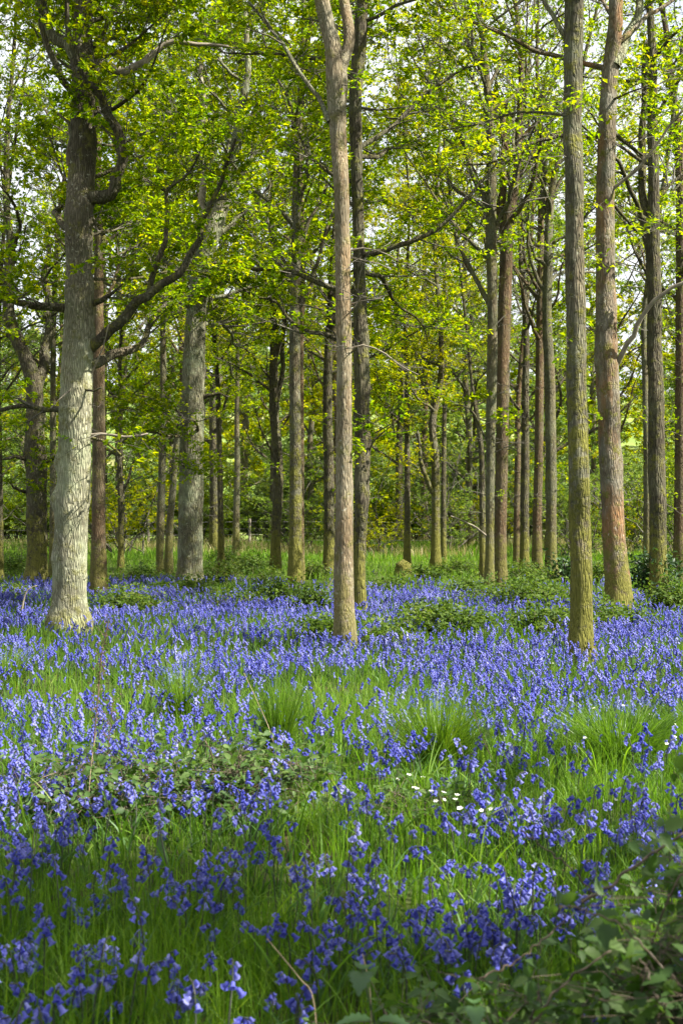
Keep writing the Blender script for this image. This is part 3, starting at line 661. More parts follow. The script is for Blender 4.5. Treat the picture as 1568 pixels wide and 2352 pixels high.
t = Tree('rust-streaked trunk swelling to a mossy foot, with a pale broken branch on its side',
         [(1421, 1397, 67), (1417, 1340, 60), (1410, 1250, 53), (1406, 1150, 52), (1403, 1080, 52), (1399, 1000, 51), (1395, 900, 50), (1390, 820, 54), (1390, 760, 49), (1391, 680, 45), (1391, 560, 43), (1391, 450, 42), (1392, 330, 41), (1397, 230, 39), (1405, 130, 36), (1412, 50, 33), (1416, -60, 30)],
         'bark_rust', 'oak_leaf', height=13., sides=30, lump=.05, step=.08, flare=1.12, name='slender_tree', knots=[(.245, 3, .12, .15), (.335, 0, .14, .14), (.17, 0, .1, .15), (.27, -1, .1, .14)])
t.traced([(1408, 850), (1424, 822), (1442, 785), (1468, 735), (1500, 692), (1535, 665), (1585, 635)], 13, 8, -.6, bark='dead_wood', n2=1, blen=.6, leafy=False)
t.traced([(1405, 435), (1440, 408), (1480, 368), (1525, 305), (1580, 240)], 8, 5, -.4, bark='dead_wood', leafy=False)
t.traced([(1412, 150), (1436, 95), (1455, 40), (1470, -30)], 24, 17, .4, bark='bark_mid', n2=4, blen=1.2, t0=.5)
t.traced([(1385, 312), (1340, 308), (1290, 314), (1235, 324), (1180, 352), (1120, 376), (1055, 380)], 12, 4, -.3, bark='bark_dark', n2=5, blen=.6, t0=.45, leaf=.06, per=4)
t.traced([(1400, 300), (1440, 330), (1475, 355)], 11, 6, .6, bark='bark_dark', n2=3, blen=.9)
t.traced([(1400, 460), (1450, 520), (1480, 545)], 9, 5, .8, bark='bark_dark', n2=3, blen=.9)
t.traced([(1405, 230), (1440, 215), (1480, 200), (1500, 190)], 6, 2, -1.2, bark='bark_dark', n2=6, blen=.6, leaf=.075)
t.grow(7.2, 11, 2.6, .5, .16, .06, n2=8, blen=1.2, side_only=True, leaf=.075)
t.stubs(8, 3, 8, .3, tuft=2)
t.done()
t = Tree('thick shaded trunk forking into two above a dark evergreen bush',
         [(1511, 1362, 42), (1510, 1280, 41), (1509, 1150, 40), (1507, 1050, 39), (1505, 900, 36), (1503, 800, 34), (1502, 700, 33), (1500, 620, 33), (1497, 540, 32), (1500, 440, 27), (1498, 300, 24), (1496, 150, 20), (1492, 30, 17)],
         'bark_dark', 'oak_leaf', height=14., sides=24, lump=.06, step=.1, flare=1.18, name='slender_tree')
t.traced([(1492, 570), (1482, 500), (1474, 420), (1470, 340), (1480, 230), (1478, 100)], 22, 14, .5, n2=8, blen=1.2, t0=.4)
t.traced([(1500, 660), (1480, 620), (1450, 560), (1425, 480)], 9, 4, .5, n2=6, blen=1.)
t.grow(5.4, 14, 2.8, .6, .16, .06, n2=7, blen=1.3, leaf=.075, per=3)
t.stubs(26, 1.5, 6, .5, tuft=2)
t.done()

# ---- background: trees of the wood's far side and on the slope, each a thing, sharing a few meshes
def simple_tree(label, group, h, h0, n, ln, leaf, lsize, bark, rad, asc=.4, per=5, n2=9, blen=1.8, name='woodland_tree', loc=(0, 0, 0), k3=6, wig=.16):
    root = empty(name, loc, label, 'tree', group)
    G = Geo(); C = Geo()
    pts = np.array([[0, 0, -.1]] + [[R.normal() * .02 * k, R.normal() * .02 * k, h * k / 7] for k in range(1, 8)])
    P, r, T = tube(G, pts, rad * np.array([1.25, 1, .92, .82, .7, .5, .3, .1]), 10, .35, None, .06, 4, int(R.integers(1e6)))
    a = R.random() * 6
    for k in range(n):
        z = h0 + (h - h0) * .96 * (k + R.random()) / n; i = int(np.interp(z, P[:, 2], np.arange(len(P))))
        a += 2.4 + R.normal() * .4; fr = (z - h0) / (h - h0)
        L = ln * (1 - .6 * fr ** 1.5) * R.uniform(.75, 1.2)
        q = limb_path(P[i], np.array([math.cos(a), math.sin(a), asc + .4 * fr + R.normal() * .12]), L, wig, .06, 6)
        q, rr, _ = tube(G, q, np.linspace(min(r[i] * .5, .02 + .012 * L), .008, 7), 5, .4, None, .08, 6, k)
        foliate(C, q, rr, blen, max(2, int(n2 * (.5 + .5 * L / ln))), k3, lsize, per, .15, tuft2=3)
    G.build('trunk', M[bark], root); C.build('crown', [M['twig'], M[leaf]], root)
    return root

protos = [simple_tree('p', None, 17, 3.4, 26, 4.2, 'oak_leaf', .11, 'bark_dark', .16, .5),
          simple_tree('p', None, 19, 4.4, 26, 4.0, 'yellow_leaf', .11, 'bark_brown', .15, .8),
          simple_tree('p', None, 15, 2.2, 22, 3.8, 'olive_leaf', .11, 'bark_thin', .13, .4)]
# far edge of the wood
spots = [(-21, 54, 0), (-15.5, 58, 2), (-12.5, 50, 2), (-9.5, 61, 0), (-6.2, 56, 1), (-3.0, 63, 0), (-.2, 57, 1), (2.6, 64, 0), (5.2, 58, 2), (7.3, 50, 0), (10.4, 55, 1), (12.6, 48, 2), (14.6, 60, 0), (18.5, 54, 1), (-18, 66, 1), (23, 60, 0), (-8, 67, 2), (-4.5, 50.5, 0), (-11, 66, 0), (4, 68, 1), (9, 65, 0), (12, 68, 2), (17, 67, 0), (-1.5, 69, 2), (-14, 71, 1), (6.5, 70, 0)]
LB = {0: 'thin dark stem with a fresh green crown at the far side of the wood', 1: 'thin brown stem with a yellow green crown at the far side of the wood', 2: 'thin grey stem with an olive spring crown at the far side of the wood'}
used = set()
for (x, y, k) in spots:
    o = protos[k] if k not in used else copy_tree(protos[k]); used.add(k)
    s = R.uniform(.9, 1.15)
    o.location = (x, y, float(ground_z(x, y))); o.rotation_euler.z = R.random() * 6.28; o.scale = (s, s, s)
    tag(o, LB[k], group='%s trees at the far side of the wood' % ['fresh green', 'yellow green', 'olive'][k])

# slope beyond: broad trees in full view behind the fence
hp = [simple_tree('p', None, 12, .6, 22, 4.6, 'far_leaf', .26, 'bark_dark', .22, .3, 4, 7, 2.2, 'hillside_tree', k3=5),
      simple_tree('p', None, 14, 1., 22, 4.8, 'yellow_leaf', .26, 'bark_dark', .24, .35, 4, 7, 2.2, 'hillside_tree', k3=5)]
used = set()
LH = ['broad pale green tree on the slope beyond the fence', 'broad yellow green tree on the slope beyond the fence']
for row, (y0, nn) in enumerate([(100, 14), (124, 15), (156, 16), (200, 18)]):
    for k in range(nn):
        x = (-.36 + .72 * (k + R.uniform(.1, .9)) / nn) * y0; y = y0 + R.uniform(-9, 9)
        if row < 2 and R.random() < .25: continue
        w = int(R.random() < .3)
        o = hp[w] if w not in used else copy_tree(hp[w]); used.add(w)
        s = R.uniform(.8, 1.35); o.location = (x, y, float(ground_z(x, y)) - .3); o.rotation_euler.z = R.random() * 6.28; o.scale = (s * 1.1, s * 1.1, s)
        tag(o, LH[w], group=['pale green', 'yellow green'][w] + ' trees on the slope')

# hedge of shrubs beyond the fence
def shrub_proto(h, w, leaf, lsize, n, dens=1., loc=(0, 0, 0), name='hedge_shrub', stems='twig'):
    root = empty(name, loc, 'p', 'shrub'); C = Geo(); S = Geo()
    for k in range(n):
        a = R.random() * 6.28; q0 = np.array([math.cos(a), math.sin(a), 0]) * R.uniform(0, .25) * w
        L = h * R.uniform(.3, 1.15)
        q = limb_path(q0, np.array([math.cos(a) * w / h * R.uniform(.1, .8), math.sin(a) * w / h * R.uniform(.1, .8), 1]), L, .2, -.02, 6)
        q, rr, _ = tube(S, q, np.linspace(.03, .006, 7), 4, .4, None, .05, 5, k)
        foliate(C, q, rr, h * .38, int(12 * dens), 6, lsize, 5, .03, twig_mat=0)
    S.build('stems', M[stems], root); C.build('foliage', [M['twig'], M[leaf]], root)
    return root
sp = [shrub_proto(4.2, 3.6, 'hedge_leaf', .12, 16), shrub_proto(3.4, 3.2, 'olive_leaf', .11, 14, .8), shrub_proto(4.6, 3.4, 'oak_leaf', .12, 15)]
used = set(); LS = ['dense dark green hedge shrub beyond the wire fence', 'brownish olive half bare hedge shrub beyond the wire fence', 'tall fresh green hedge shrub beyond the wire fence']
k = 0
for y0, dx in ((71, 2.1), (79, 2.5)):
    x = -26.
    while x < 27:
        w = int(R.choice([0, 0, 0, 1, 2]))
        o = sp[w] if w not in used else copy_tree(sp[w]); used.add(w)
        y = y0 + R.uniform(-1.5, 1.5); s = R.uniform(.75, 1.2)
        o.location = (x, y, float(ground_z(x, y))); o.rotation_euler.z = R.random() * 6.28; o.scale = (s, s, s * R.uniform(.85, 1.1))
        tag(o, LS[w], group=['dark green', 'olive', 'fresh green'][w] + ' hedge shrubs beyond the fence')
        x += dx * R.uniform(.8, 1.25)
# twiggy saplings under the far trees
sap = [shrub_proto(4.4, 2.6, 'yellow_leaf', .09, 9, .8, name='sapling'), shrub_proto(3.6, 2.6, 'olive_leaf', .085, 9, .7, name='sapling')]
LP = ['twiggy sapling with small yellow leaves under the far trees', 'half bare brownish sapling under the far trees']
used = set()
for (x, y, w) in [(-13.5, 46, 0), (-10, 52, 1), (-7.2, 47, 0), (-5.6, 59, 1), (-1.5, 52, 1), (1.3, 49, 0), (3.8, 54, 1), (6.2, 60, 0), (7.6, 45, 1), (9.6, 49, 0), (12.8, 53, 1), (15, 46, 0), (-16.5, 50, 1), (11.4, 40, 1), (8.8, 37, 1), (-12, 40, 0)]:
    o = sap[w] if w not in used else copy_tree(sap[w]); used.add(w)
    o.location = (x, y, float(ground_z(x, y))); s = R.uniform(.8, 1.2); o.scale = (s, s, s); o.rotation_euler.z = R.random() * 6.28
    tag(o, LP[w], 'sapling', ['yellow leaved', 'half bare'][w] + ' saplings under the far trees')

# wire fence along the wood's edge
fr = empty('wire_fence', (0, 62, 0), 'post and wire fence along the sunny rough grass at the wood edge', 'fence')
px = [-27 + 4.6 * k for k in range(13)]; px[4] = (342 - CX) / F * 62
for x in px:
    G = Geo(); z = float(ground_z(x, 62)); tall = 1.2 + R.uniform(-.05, .12)
    P, r, T = tube(G, np.array([[x, 62, z - .2], [x + R.normal() * .02, 62, z + .6], [x + R.normal() * .03, 62, z + tall]]), [.06, .055, .052], 8, .15, None, .05, 9, 1)
    G.build('post', M['post'], fr, (0, 62, 0))
for h in (.25, .5, .75, 1.05):
    G = Geo(); q = np.array([[x, 61.94, float(ground_z(x, 62)) + h + R.normal() * .02] for x in px]); sticks(G, q[:-1], q[1:], .006, .006, 4)
    G.build('wire', M['wire'], fr, (0, 62, 0))

# ---- trees behind and beside the photographer that shade the near ground
for (x, y, h, h0, lab) in [(6.3, -1.6, 12, 4.4, 'oak just out of view beside the bramble thicket'), (6.9, 2.4, 13, 4.6, 'second oak out of view beside the bramble thicket'), (2.6, -5.5, 12, 4.4, 'oak behind the viewpoint'), (10.5, .4, 14, 5.5, 'third oak out of view beyond the bramble thicket')]:
    simple_tree(lab, None, h, h0, 14, 3.9, 'oak_leaf', .13, 'bark_mid', .22, .4, 5, 9, 1.7, 'oak_tree', (x, y, float(ground_z(x, y))))

# ================================================================== UNDERGROWTH
MASK = []
def bramble(label, px, py, hw, hh, n, leaf='mid_bramble', lsize=.05, name='bramble_bush', cat='bramble', detail=False, canes=14, d=None, loc=None, wr=None, group=None, up=.0):
    """a low mound of arching canes with leaves in threes"""
    if loc is None:
        d = base_depth(py, 1.4) if d is None else d; c = at(px, py, d); W = hw / F * d; H = hh / F * d
        c[2] = ground_z(c[0], c[1]); MASK.append((c[0], d, W, max(W * .8, .35)))
    else: c = np.array(loc, float); W, H = wr
    root = empty(name, c, label, cat, group)
    Cn = Geo(); Lf = Geo()
    P = []; T = []
    for k in range(canes):
        a = R.random() * 6.28; rr = W * R.uniform(.25, 1.35)
        q0 = c + np.array([math.cos(a), math.sin(a), 0]) * rr * R.uniform(0, .35); q2 = c + np.array([math.cos(a + R.normal() * .4), math.sin(a + R.normal() * .4) * 1.0, 0]) * rr
        q0[2] = ground_z(q0[0], q0[1]); q2[2] = ground_z(q2[0], q2[1]) + H * R.uniform(.1, .5)
        q1 = (q0 + q2) / 2 + UP * H * R.uniform(.6, 1.1) * (1.2 - .5 * rr / W) + R.normal(size=3) * .06 * W
        q = catmull(np.array([q0, q1, q2]), 14) + R.normal(size=(14, 3)) * .006
        if detail:
            Ck = Geo(); sticks(Ck, q[:-1], q[1:], np.linspace(.0042, .002, 13), np.linspace(.004, .0018, 13), 5); Ck.build('cane', M['cane'], root, c)
        else: sticks(Cn, q[:-1], q[1:], .0035, .0033, 4)
        m = max(2, n // canes); t = R.uniform(.12, 1, m) * 12.999; i = t.astype(int); u = (t - i)[:, None]
        P.append(q[i] * (1 - u) + q[i + 1] * u); T.append(norm(q[i + 1] - q[i]))
    P = np.concatenate(P); T = np.concatenate(T); m = len(P)
    # lift the leaves off the canes into a ragged crust
    off = R.normal(size=(m, 3)) * np.array([.09, .09, .05]) * (1 + W); P = P + off; P[:, 2] = np.maximum(P[:, 2], ground_z(P[:, 0], P[:, 1]) + .03) + up
    d0 = norm(T * .3 + R.normal(size=(m, 3)) * np.array([1, 1, .35]))
    N = norm(UP * .9 + R.normal(size=(m, 3)) * .5)
    if not detail:
        for da in (0, 1.25, -1.25):
            ca, sa = math.cos(da), math.sin(da); S = norm(np.cross(N, d0))
            dd = d0 * ca + S * sa; L = lsize * R.uniform(.65, 1.3, m) * (1.1 if da == 0 else .85)
            leaves(Lf, P + dd * L[:, None] * .25, dd, norm(N + R.normal(size=(m, 3)) * .2), L, L * .72, 0, .15)
    else:
        for da in (0, 1.3, -1.3):
            ca, sa = math.cos(da), math.sin(da); S = norm(np.cross(N, d0))
            dd = d0 * ca + S * sa; L = lsize * R.uniform(.6, 1.3, m) * (1.12 if da == 0 else .85)
            st = P + dd * L[:, None] * .18
            shaped_leaves(Lf, st, dd, norm(N + R.normal(size=(m, 3)) * .2), L, L * .68, 0, .14, seg=8, curl=.22)
        sticks(Lf, P - off * .8, P, .0013, .0009, 3, 1)
    if not detail: Cn.build('canes', M['cane'], root, c)
    Lf.build('leaves', [M[leaf], M['cane']], root, c)
    return root

BR = [
 ('bramble at the base of the lit central trunk, on its shaded side', 742, 1440, 62, 40, 260),
 ('rounded bramble mound with a dark hollow, between the central trunk and the mossy-furred trunk', 1010, 1432, 105, 60, 620),
 ('low wide spread of bramble below the row of brown stems', 1200, 1385, 130, 52, 700),
 ('bramble patch against the shaded side of the moss-furred trunk', 1245, 1428, 70, 45, 340),
 ('bramble strip under the foot of the rust-streaked trunk', 1420, 1428, 95, 42, 420),
 ('bramble ring round the foot of the stout leaning oak', 435, 1342, 62, 30, 320),
 ('bramble clump in bluebells beside the foot of the big pale oak', 290, 1398, 85, 45, 420),
 ('long pale green bramble bank before the mossy grey pair', 620, 1382, 120, 48, 560),
 ('bramble clump between the mossy grey pair and the central trunk', 722, 1398, 50, 45, 260),
 ('small bramble tucked between the big pale oak and the stout leaning oak', 370, 1350, 50, 28, 220),
 ('bramble low against the yellow mossy foot of the dark knobbly trunk', 880, 1450, 55, 32, 240),
 ('bramble thicket at the wood edge beside the gnarled forked oak', 30, 1300, 50, 45, 260),
 ('bramble patch between the big pale oak trunk and the forked oak', 40, 1348, 40, 25, 150),
 ('bramble beneath the pale green lit stem', 1085, 1362, 60, 36, 300),
 ('bramble round the crooked mossy tree', 975, 1312, 60, 24, 220),
 ('bramble tangle beneath the thin dark stem with reddish ivy', 510, 1318, 50, 40, 240),
 ('bramble clump below the evergreen bush', 1545, 1392, 60, 62, 320),
 ('small bramble at the foot of the dark bowed stem', 620, 1322, 45, 26, 170),
 ('dark low bramble between the stout leaning oak and the dark bowed stem', 575, 1300, 60, 34, 300),
 ('low bramble at the far foot of the pale thin stem in the grass strip', 520, 1288, 40, 34, 200),
 ('dim bramble beneath the slim paired stems beside the stout oak', 330, 1312, 60, 30, 260),
 ('low dark bramble between the mossy grey pair and the dark mossy stem', 718, 1308, 40, 26, 200),
 ('dim bramble running along behind the crooked mossy tree', 1060, 1300, 55, 24, 240),
 ('dim bramble at the feet of the rusty and dark stems of the brown row', 1205, 1318, 70, 32, 320),
 ('dim bramble behind the rust-streaked trunk', 1380, 1322, 60, 40, 280),
 ('low bramble among shaded bluebells behind the dark knobbly trunk', 890, 1342, 55, 22, 220),
]
for (lab, px_, py_, hw, hh, n) in BR: bramble(lab, px_, py_ + 12, hw * 1.1, hh * 1.05, int(n * 2.2), lsize=.06, canes=20)
bramble('dark bramble patch in the near grass with bluebells poking through, under the brown seed stalk', 235, 1850, 235, 115, 620, 'bramble_leaf', .042, d=7.1, detail=True, canes=26)
bramble('dark bramble patch in the near grass, its crest catching light, beside the tall rushes', 540, 1835, 235, 135, 760, 'bramble_leaf', .042, d=7.2, detail=True, canes=28)
bramble('small low bramble among bluebells below the white stitchwort', 960, 1830, 110, 65, 200, 'bramble_leaf', .036, d=6.9, detail=True, canes=10)
bramble('big dark bramble thicket filling the near corner, with brown canes and large toothed leaves', 0, 0, 0, 0, 1900, 'bramble_leaf', .045, name='bramble_thicket', detail=True, canes=46, loc=(.98, 3.2, 0), wr=(.58, .66))
bramble('low skirt of bramble spreading from the near thicket towards the nettles', 0, 0, 0, 0, 620, 'bramble_leaf', .04, detail=True, canes=20, loc=(.38, 3.4, 0), wr=(.34, .33))
bramble('upper end of the near bramble thicket, reaching up beside the bluebells at the picture edge', 0, 0, 0, 0, 420, 'bramble_leaf', .05, name='bramble_thicket', detail=True, canes=14, loc=(1.36, 4.3, 0), wr=(.3, .46))

# broad evergreen bush
def evergreen(label, px, py, hw, hh, n, d):
    c = at(px, py, d); W = hw / F * d; H = hh / F * d; c[2] = ground_z(c[0], c[1])
    root = empty('evergreen_bush', c, label, 'bush'); S = Geo(); Lf = Geo(); P = []; D = []
    for k in range(26):
        a = R.random() * 6.28; v = np.array([math.cos(a) * W * R.uniform(.2, 1), math.sin(a) * W * R.uniform(.2, 1), H * R.uniform(.5, 1)])
        q = catmull(np.array([c + v * .02, c + v * np.array([.4, .4, .75]), c + v]), 10); sticks(S, q[:-1], q[1:], np.linspace(.012, .004, 9), np.linspace(.011, .003, 9), 4)
        i = R.integers(3, 9, n // 26); P.append(q[i] + R.normal(size=(len(i), 3)) * .13); D.append(norm(R.normal(size=(len(i), 3)) + v * .4))
    P = np.concatenate(P); D = np.concatenate(D); m = len(P); L = R.uniform(.06, .11, m)
    shaped_leaves(Lf, P, D, norm(UP + R.normal(size=(m, 3)) * .7), L, L * .55, 0, .08, seg=4, curl=.3)
    S.build('stems', M['twig'], root, c); Lf.build('leaves', M['holly_leaf'], root, c)
evergreen('dark glossy evergreen bush at the foot of the thick shaded trunk', 1510, 1345, 95, 105, 1100, 23)
evergreen('small dark evergreen bush between the moss-furred trunk and the row of brown stems', 1300, 1320, 50, 75, 420, 27)

# nettles
def nettle(label, x, y, h, n=5, ls=.075):
    c = np.array([x, y, float(ground_z(x, y))]); root = empty('nettle', c, label, 'nettle'); S = Geo(); Lf = Geo()
    ln = R.normal(size=2) * .06; q = catmull(np.array([c, c + np.array([ln[0] * .4, ln[1] * .4, h * .5]), c + np.array([*ln, h])]), 10)
    sticks(S, q[:-1], q[1:], np.linspace(.004, .002, 9), np.linspace(.0038, .0018, 9), 6)
    S.build('stem', M['bell_stem'], root, c)
    for k in range(n):
        f = .35 + .65 * k / (n - 1); b = q[min(int(f * 9), 9)]; a = k * math.pi / 2 + R.normal() * .2
        for s in (0, math.pi):
            d = np.array([[math.cos(a + s), math.sin(a + s), .15 - .1 * f]]); L = np.array([ls * (1.15 - .75 * abs(f - .45) ** 1.0 * 1.2) * R.uniform(.85, 1.1)])
            G = Geo(); G2 = b[None] + norm(d) * .016
            shaped_leaves(G, G2, norm(d), norm(np.array([[0, 0, 1.]]) + d * .25), L, L * .66, 0, .17, True, 12, curl=.35)
            sticks(G, b[None], G2, .0012, .001, 3)
            G.build('leaf', M['nettle_leaf'], root, c)
NT = [('large nettle with drooping heart-shaped leaves, in front of the near bramble skirt', .14, 3.2, .54, 6, .115), ('smaller nettle leaning beside the largest nettle', .23, 3.15, .46, 6, .10), ('nettle at the bottom edge between the bramble skirt and thicket', .40, 2.98, .40, 5, .085),
      ('tall nettle topping the near bramble thicket at the picture edge', .80, 3.55, .78, 6, .06), ('low nettle under the near thicket beside a lone bluebell', .62, 2.95, .34, 4, .06), ('nettle tip beside the largest brown cane', .64, 3.3, .5, 5, .07)]
for a in NT: nettle(*a)

# rush and grass tussocks
def tussock(label, px, py, d, n, h, spread, mat='rush', w=.005):
    c = at(px, py, d); c[2] = ground_z(c[0], c[1]); root = c
    a = R.random(n) * 6.28; r = R.random(n) ** .5 * spread * .35; ln = R.uniform(.5, 1.1, n) * h
    out = R.random(n) ** .8 * spread
    b = c + np.stack([np.cos(a) * r, np.sin(a) * r, np.zeros(n)], 1)
    G = Geo(); blades(G, b, a + R.normal(size=n) * .3, ln, out, w)
    o = G.build('grass_tussock', M[mat], None, c); tag(o, label, 'grass tussock')
def blades(G, b, a, ln, out, w, seg=4, rnd=None):
    n = len(b); t = np.linspace(0, 1, seg + 1); D = np.stack([np.cos(a), np.sin(a), np.zeros(n)], 1); S = np.stack([-np.sin(a), np.cos(a), np.zeros(n)], 1)
    tw = R.random(n) * 6.28; S = S * np.cos(tw)[:, None] + D * np.sin(tw)[:, None]
    w = np.broadcast_to(np.asarray(w, float), (n,)) * R.uniform(.6, 1.3, n)
    rows = []
    for tk in t:
        p = b + D * (out * tk ** 2)[:, None] + UP * (ln * (tk - .25 * (out / np.maximum(ln, .01)) * tk ** 3))[:, None]
        ww = (w * .5 * (1 - tk ** 2.2) + .0003)[:, None]; rows += [p - S * ww, p + S * ww]
    V = np.stack(rows, 1); m = V.shape[1]; q = np.array([[2 * k, 2 * k + 1, 2 * k + 3, 2 * k + 2] for k in range(seg)])
    Q = (np.arange(n)[:, None, None] * m + q[None]).reshape(-1, 4)
    G.add(V, Q, np.repeat(R.random(n) if rnd is None else rnd, seg), 0, True)
tussock('tall fountain-shaped green tussock above the white stitchwort', 1005, 1735, 8.4, 900, .52, .42)
tussock('wide spreading green tussock above the dense near bluebells', 1425, 1725, 8.6, 900, .46, .55)
tussock('upright dark rush tuft behind the near dark bramble', 640, 1700, 8.8, 420, .55, .22)
tussock('small bright grass tuft among lit bluebells beside the seed stalk', 420, 1640, 10.2, 350, .5, .25)
tussock('bright grass tuft at the picture edge below the big pale oak', 15, 1540, 12.6, 420, .42, .4)

# ================================================================== FLOWERS AND GRASS
def zone(cl, x, y):
    """sum of soft clumps given by head position in the photo (px, py, half width px, half depth m, weight)"""
    s = np.zeros(np.shape(x))
    for (px, py, hw, hd, w) in cl:
        d = F * (CH - .3) / (py - CY); cx = (px - CX) / F * d; W = hw / F * d
        s = s + w * np.exp(-((x - cx) / W) ** 2 - ((y - d) / hd) ** 2)
    return s
CL = [(770, 2035, 95, .22, 75), (1090, 2055, 150, .22, 85), (600, 2070, 60, .2, 50), (1195, 1990, 40, .2, 50), (50, 2080, 70, .25, 60), (60, 2230, 90, .2, 70), (190, 2310, 90, .12, 70), (285, 1945, 70, .2, 60), (205, 1965, 50, .2, 50),
      (255, 2120, 60, .25, 60), (420, 2125, 60, .2, 60), (400, 2310, 50, .12, 60), (500, 2260, 50, .15, 55), (440, 2150, 50, .2, 50), (650, 2190, 60, .2, 60), (560, 2320, 60, .12, 30), (700, 1905, 40, .2, 40), (885, 1930, 40, .2, 45), (760, 1930, 30, .2, 40), (490, 1950, 50, .2, 55), (585, 1905, 25, .2, 50),
      (1180, 1815, 150, .35, 60), (1480, 1830, 80, .5, 65), (1290, 1965, 60, .25, 50), (1420, 1970, 50, .3, 45), (100, 1740, 130, .6, 45), (150, 1840, 60, .3, 55), (50, 1860, 60, .3, 45), (520, 1780, 110, .3, 30), (815, 1780, 30, .25, 50), (850, 1700, 40, .4, 30),
      (30, 1960, 40, .3, 40), (330, 1700, 150, .6, 35), (1010, 1950, 30, .2, 35), (1105, 1940, 40, .2, 30), (330, 2330, 60, .1, 50), (760, 2120, 60, .15, 30), (910, 2080, 40, .2, 35)]
def bell_density(x, y):
    n1 = vnoise(x, y, 1.1, 21); n2 = vnoise(x, y, .35, 22); n3 = vnoise(x * .5, y * .25, .8, 23)
    px = x / y * F + CX
    near = 3.3 * zone(CL, x, y) + 30 * n2 * smooth(.2, .6, n1) + 5
    mid = 98 * (.12 + 1.5 * smooth(.3, .75, .6 * n1 + .4 * n2)) * smooth(7.8, 10.4, y + .8 * n3) * (1 - smooth(21, 28, y + 6 * (n1 - .5) - np.where(px < 400, 3., 0) + np.where(px > 900, (px - 900) / 220., 0)))
    mid = mid + 22 * smooth(.45, .7, n3) * smooth(15, 19, y) * (1 - smooth(26, 33, y)) * np.where(px > 1060, .4, 1)
    tran = (18 + 45 * smooth(.4, .75, n3 * .5 + n2 * .5)) * smooth(6.2, 7.4, y) * (1 - smooth(8.6, 10, y)) * np.where(px > 560, .32, 1.)
    d = np.where(y < 8, near, 0) + mid + tran
    for (cx, cy, W, D) in MASK:
        q = ((x - cx) / W) ** 2 + ((y - cy) / D) ** 2; d = d * (1 - (.82 if cy > 9 else .35) * np.exp(-q ** 2))
    return d
def scatter(y0, y1, dmax, fn, margin=1.2):
    w = .245 * y1 + margin; n = int(dmax * (2 * w) * (y1 - y0)); x = R.uniform(-w, w, n); y = R.uniform(y0, y1, n)
    k = (np.abs(x) < .245 * y + margin) & (R.random(n) * dmax < fn(x, y)); return x[k], y[k]

# bluebell: stem bending over at the tip, bells hanging to one side, strap leaves
def bell_piece(p, d, L, w, sides, prof):
    d = d / np.linalg.norm(d); a = np.cross(d, [0.3, .2, 1.]); a /= np.linalg.norm(a); b = np.cross(d, a); V = []; Q = []
    th = np.arange(sides) / sides * 2 * np.pi
    for (t, r) in prof:
        V += [p + d * L * t + (a * math.cos(h) + b * math.sin(h)) * r * w for h in th]
    for k in range(len(prof) - 1):
        for j in range(sides): Q.append([k * sides + j, k * sides + (j + 1) % sides, (k + 1) * sides + (j + 1) % sides, (k + 1) * sides + j])
    return np.array(V), np.array(Q)
def flower_proto(detail, nb, h):
    """returns (stem pieces, bell pieces, leaf pieces)"""
    bend = R.uniform(.03, .07); a0 = R.normal() * .02
    ctl = np.array([[0, 0, 0], [a0, .004, h * .5], [a0 + .008, 0, h * .82], [a0 + bend * .55, 0, h * .97], [a0 + bend, 0, h * .985]])
    q = catmull(ctl, 12 if detail else 5)
    Gs = Geo(); sticks(Gs, q[:-1], q[1:], .0026, .0022, 5 if detail else 3)
    GB = Geo(); GB.bells = []; qq = catmull(ctl, 60)
    for k in range(nb):
        f = .76 + .24 * (k + R.random() * .5) / nb; p = qq[min(int(f * 59), 59)]
        big = 1.12 - .5 * (f - .76) / .24
        az = R.normal() * .9 + (0 if R.random() < .75 else math.pi)
        st = p + np.array([math.cos(az), math.sin(az), .12]) * .012 * big
        d = np.array([math.cos(az) * .55, math.sin(az) * .55, -.8 + .25 * R.random()])
        L, w = .0195 * big * R.uniform(.85, 1.15), .0058 * big
        if detail:
            sticks(GB, p[None], st[None], .0009, .0009, 3)
            V, Q = bell_piece(st, d, L, w, 6, [(0, .35), (.15, .95), (.62, 1.05), (.85, 1.35), (1., 2.0)])
        else:
            V, Q = bell_piece(p, d, L * 1.3, w * 1.55, 3, [(0, .35), (1., 1.35)])
        GB.add(V, Q, R.random(), 0, detail); GB.bells.append((V, Q))
    GL = Geo(); n = 4 if detail else 2
    a = R.random(n) * 6.28; blades(GL, np.zeros((n, 3)), a, R.uniform(.16, .26, n), R.uniform(.06, .18, n), .011, 6 if detail else 2)
    return Gs, GB, GL
def pieces(gs, mats, rnd=False):
    return [(np.concatenate(g.V), np.concatenate(g.Fq), m) for g, m in zip(gs, mats)]
det = [flower_proto(True, int(R.integers(4, 11)), R.uniform(.22, .33)) for _ in range(14)]
sim = [flower_proto(False, int(R.integers(5, 8)), R.uniform(.22, .33)) for _ in range(8)]

x, y = scatter(2.7, 8.2, 380, bell_density, .9)
z = ground_z(x, y); order = np.argsort(y + np.abs(x) * .0)
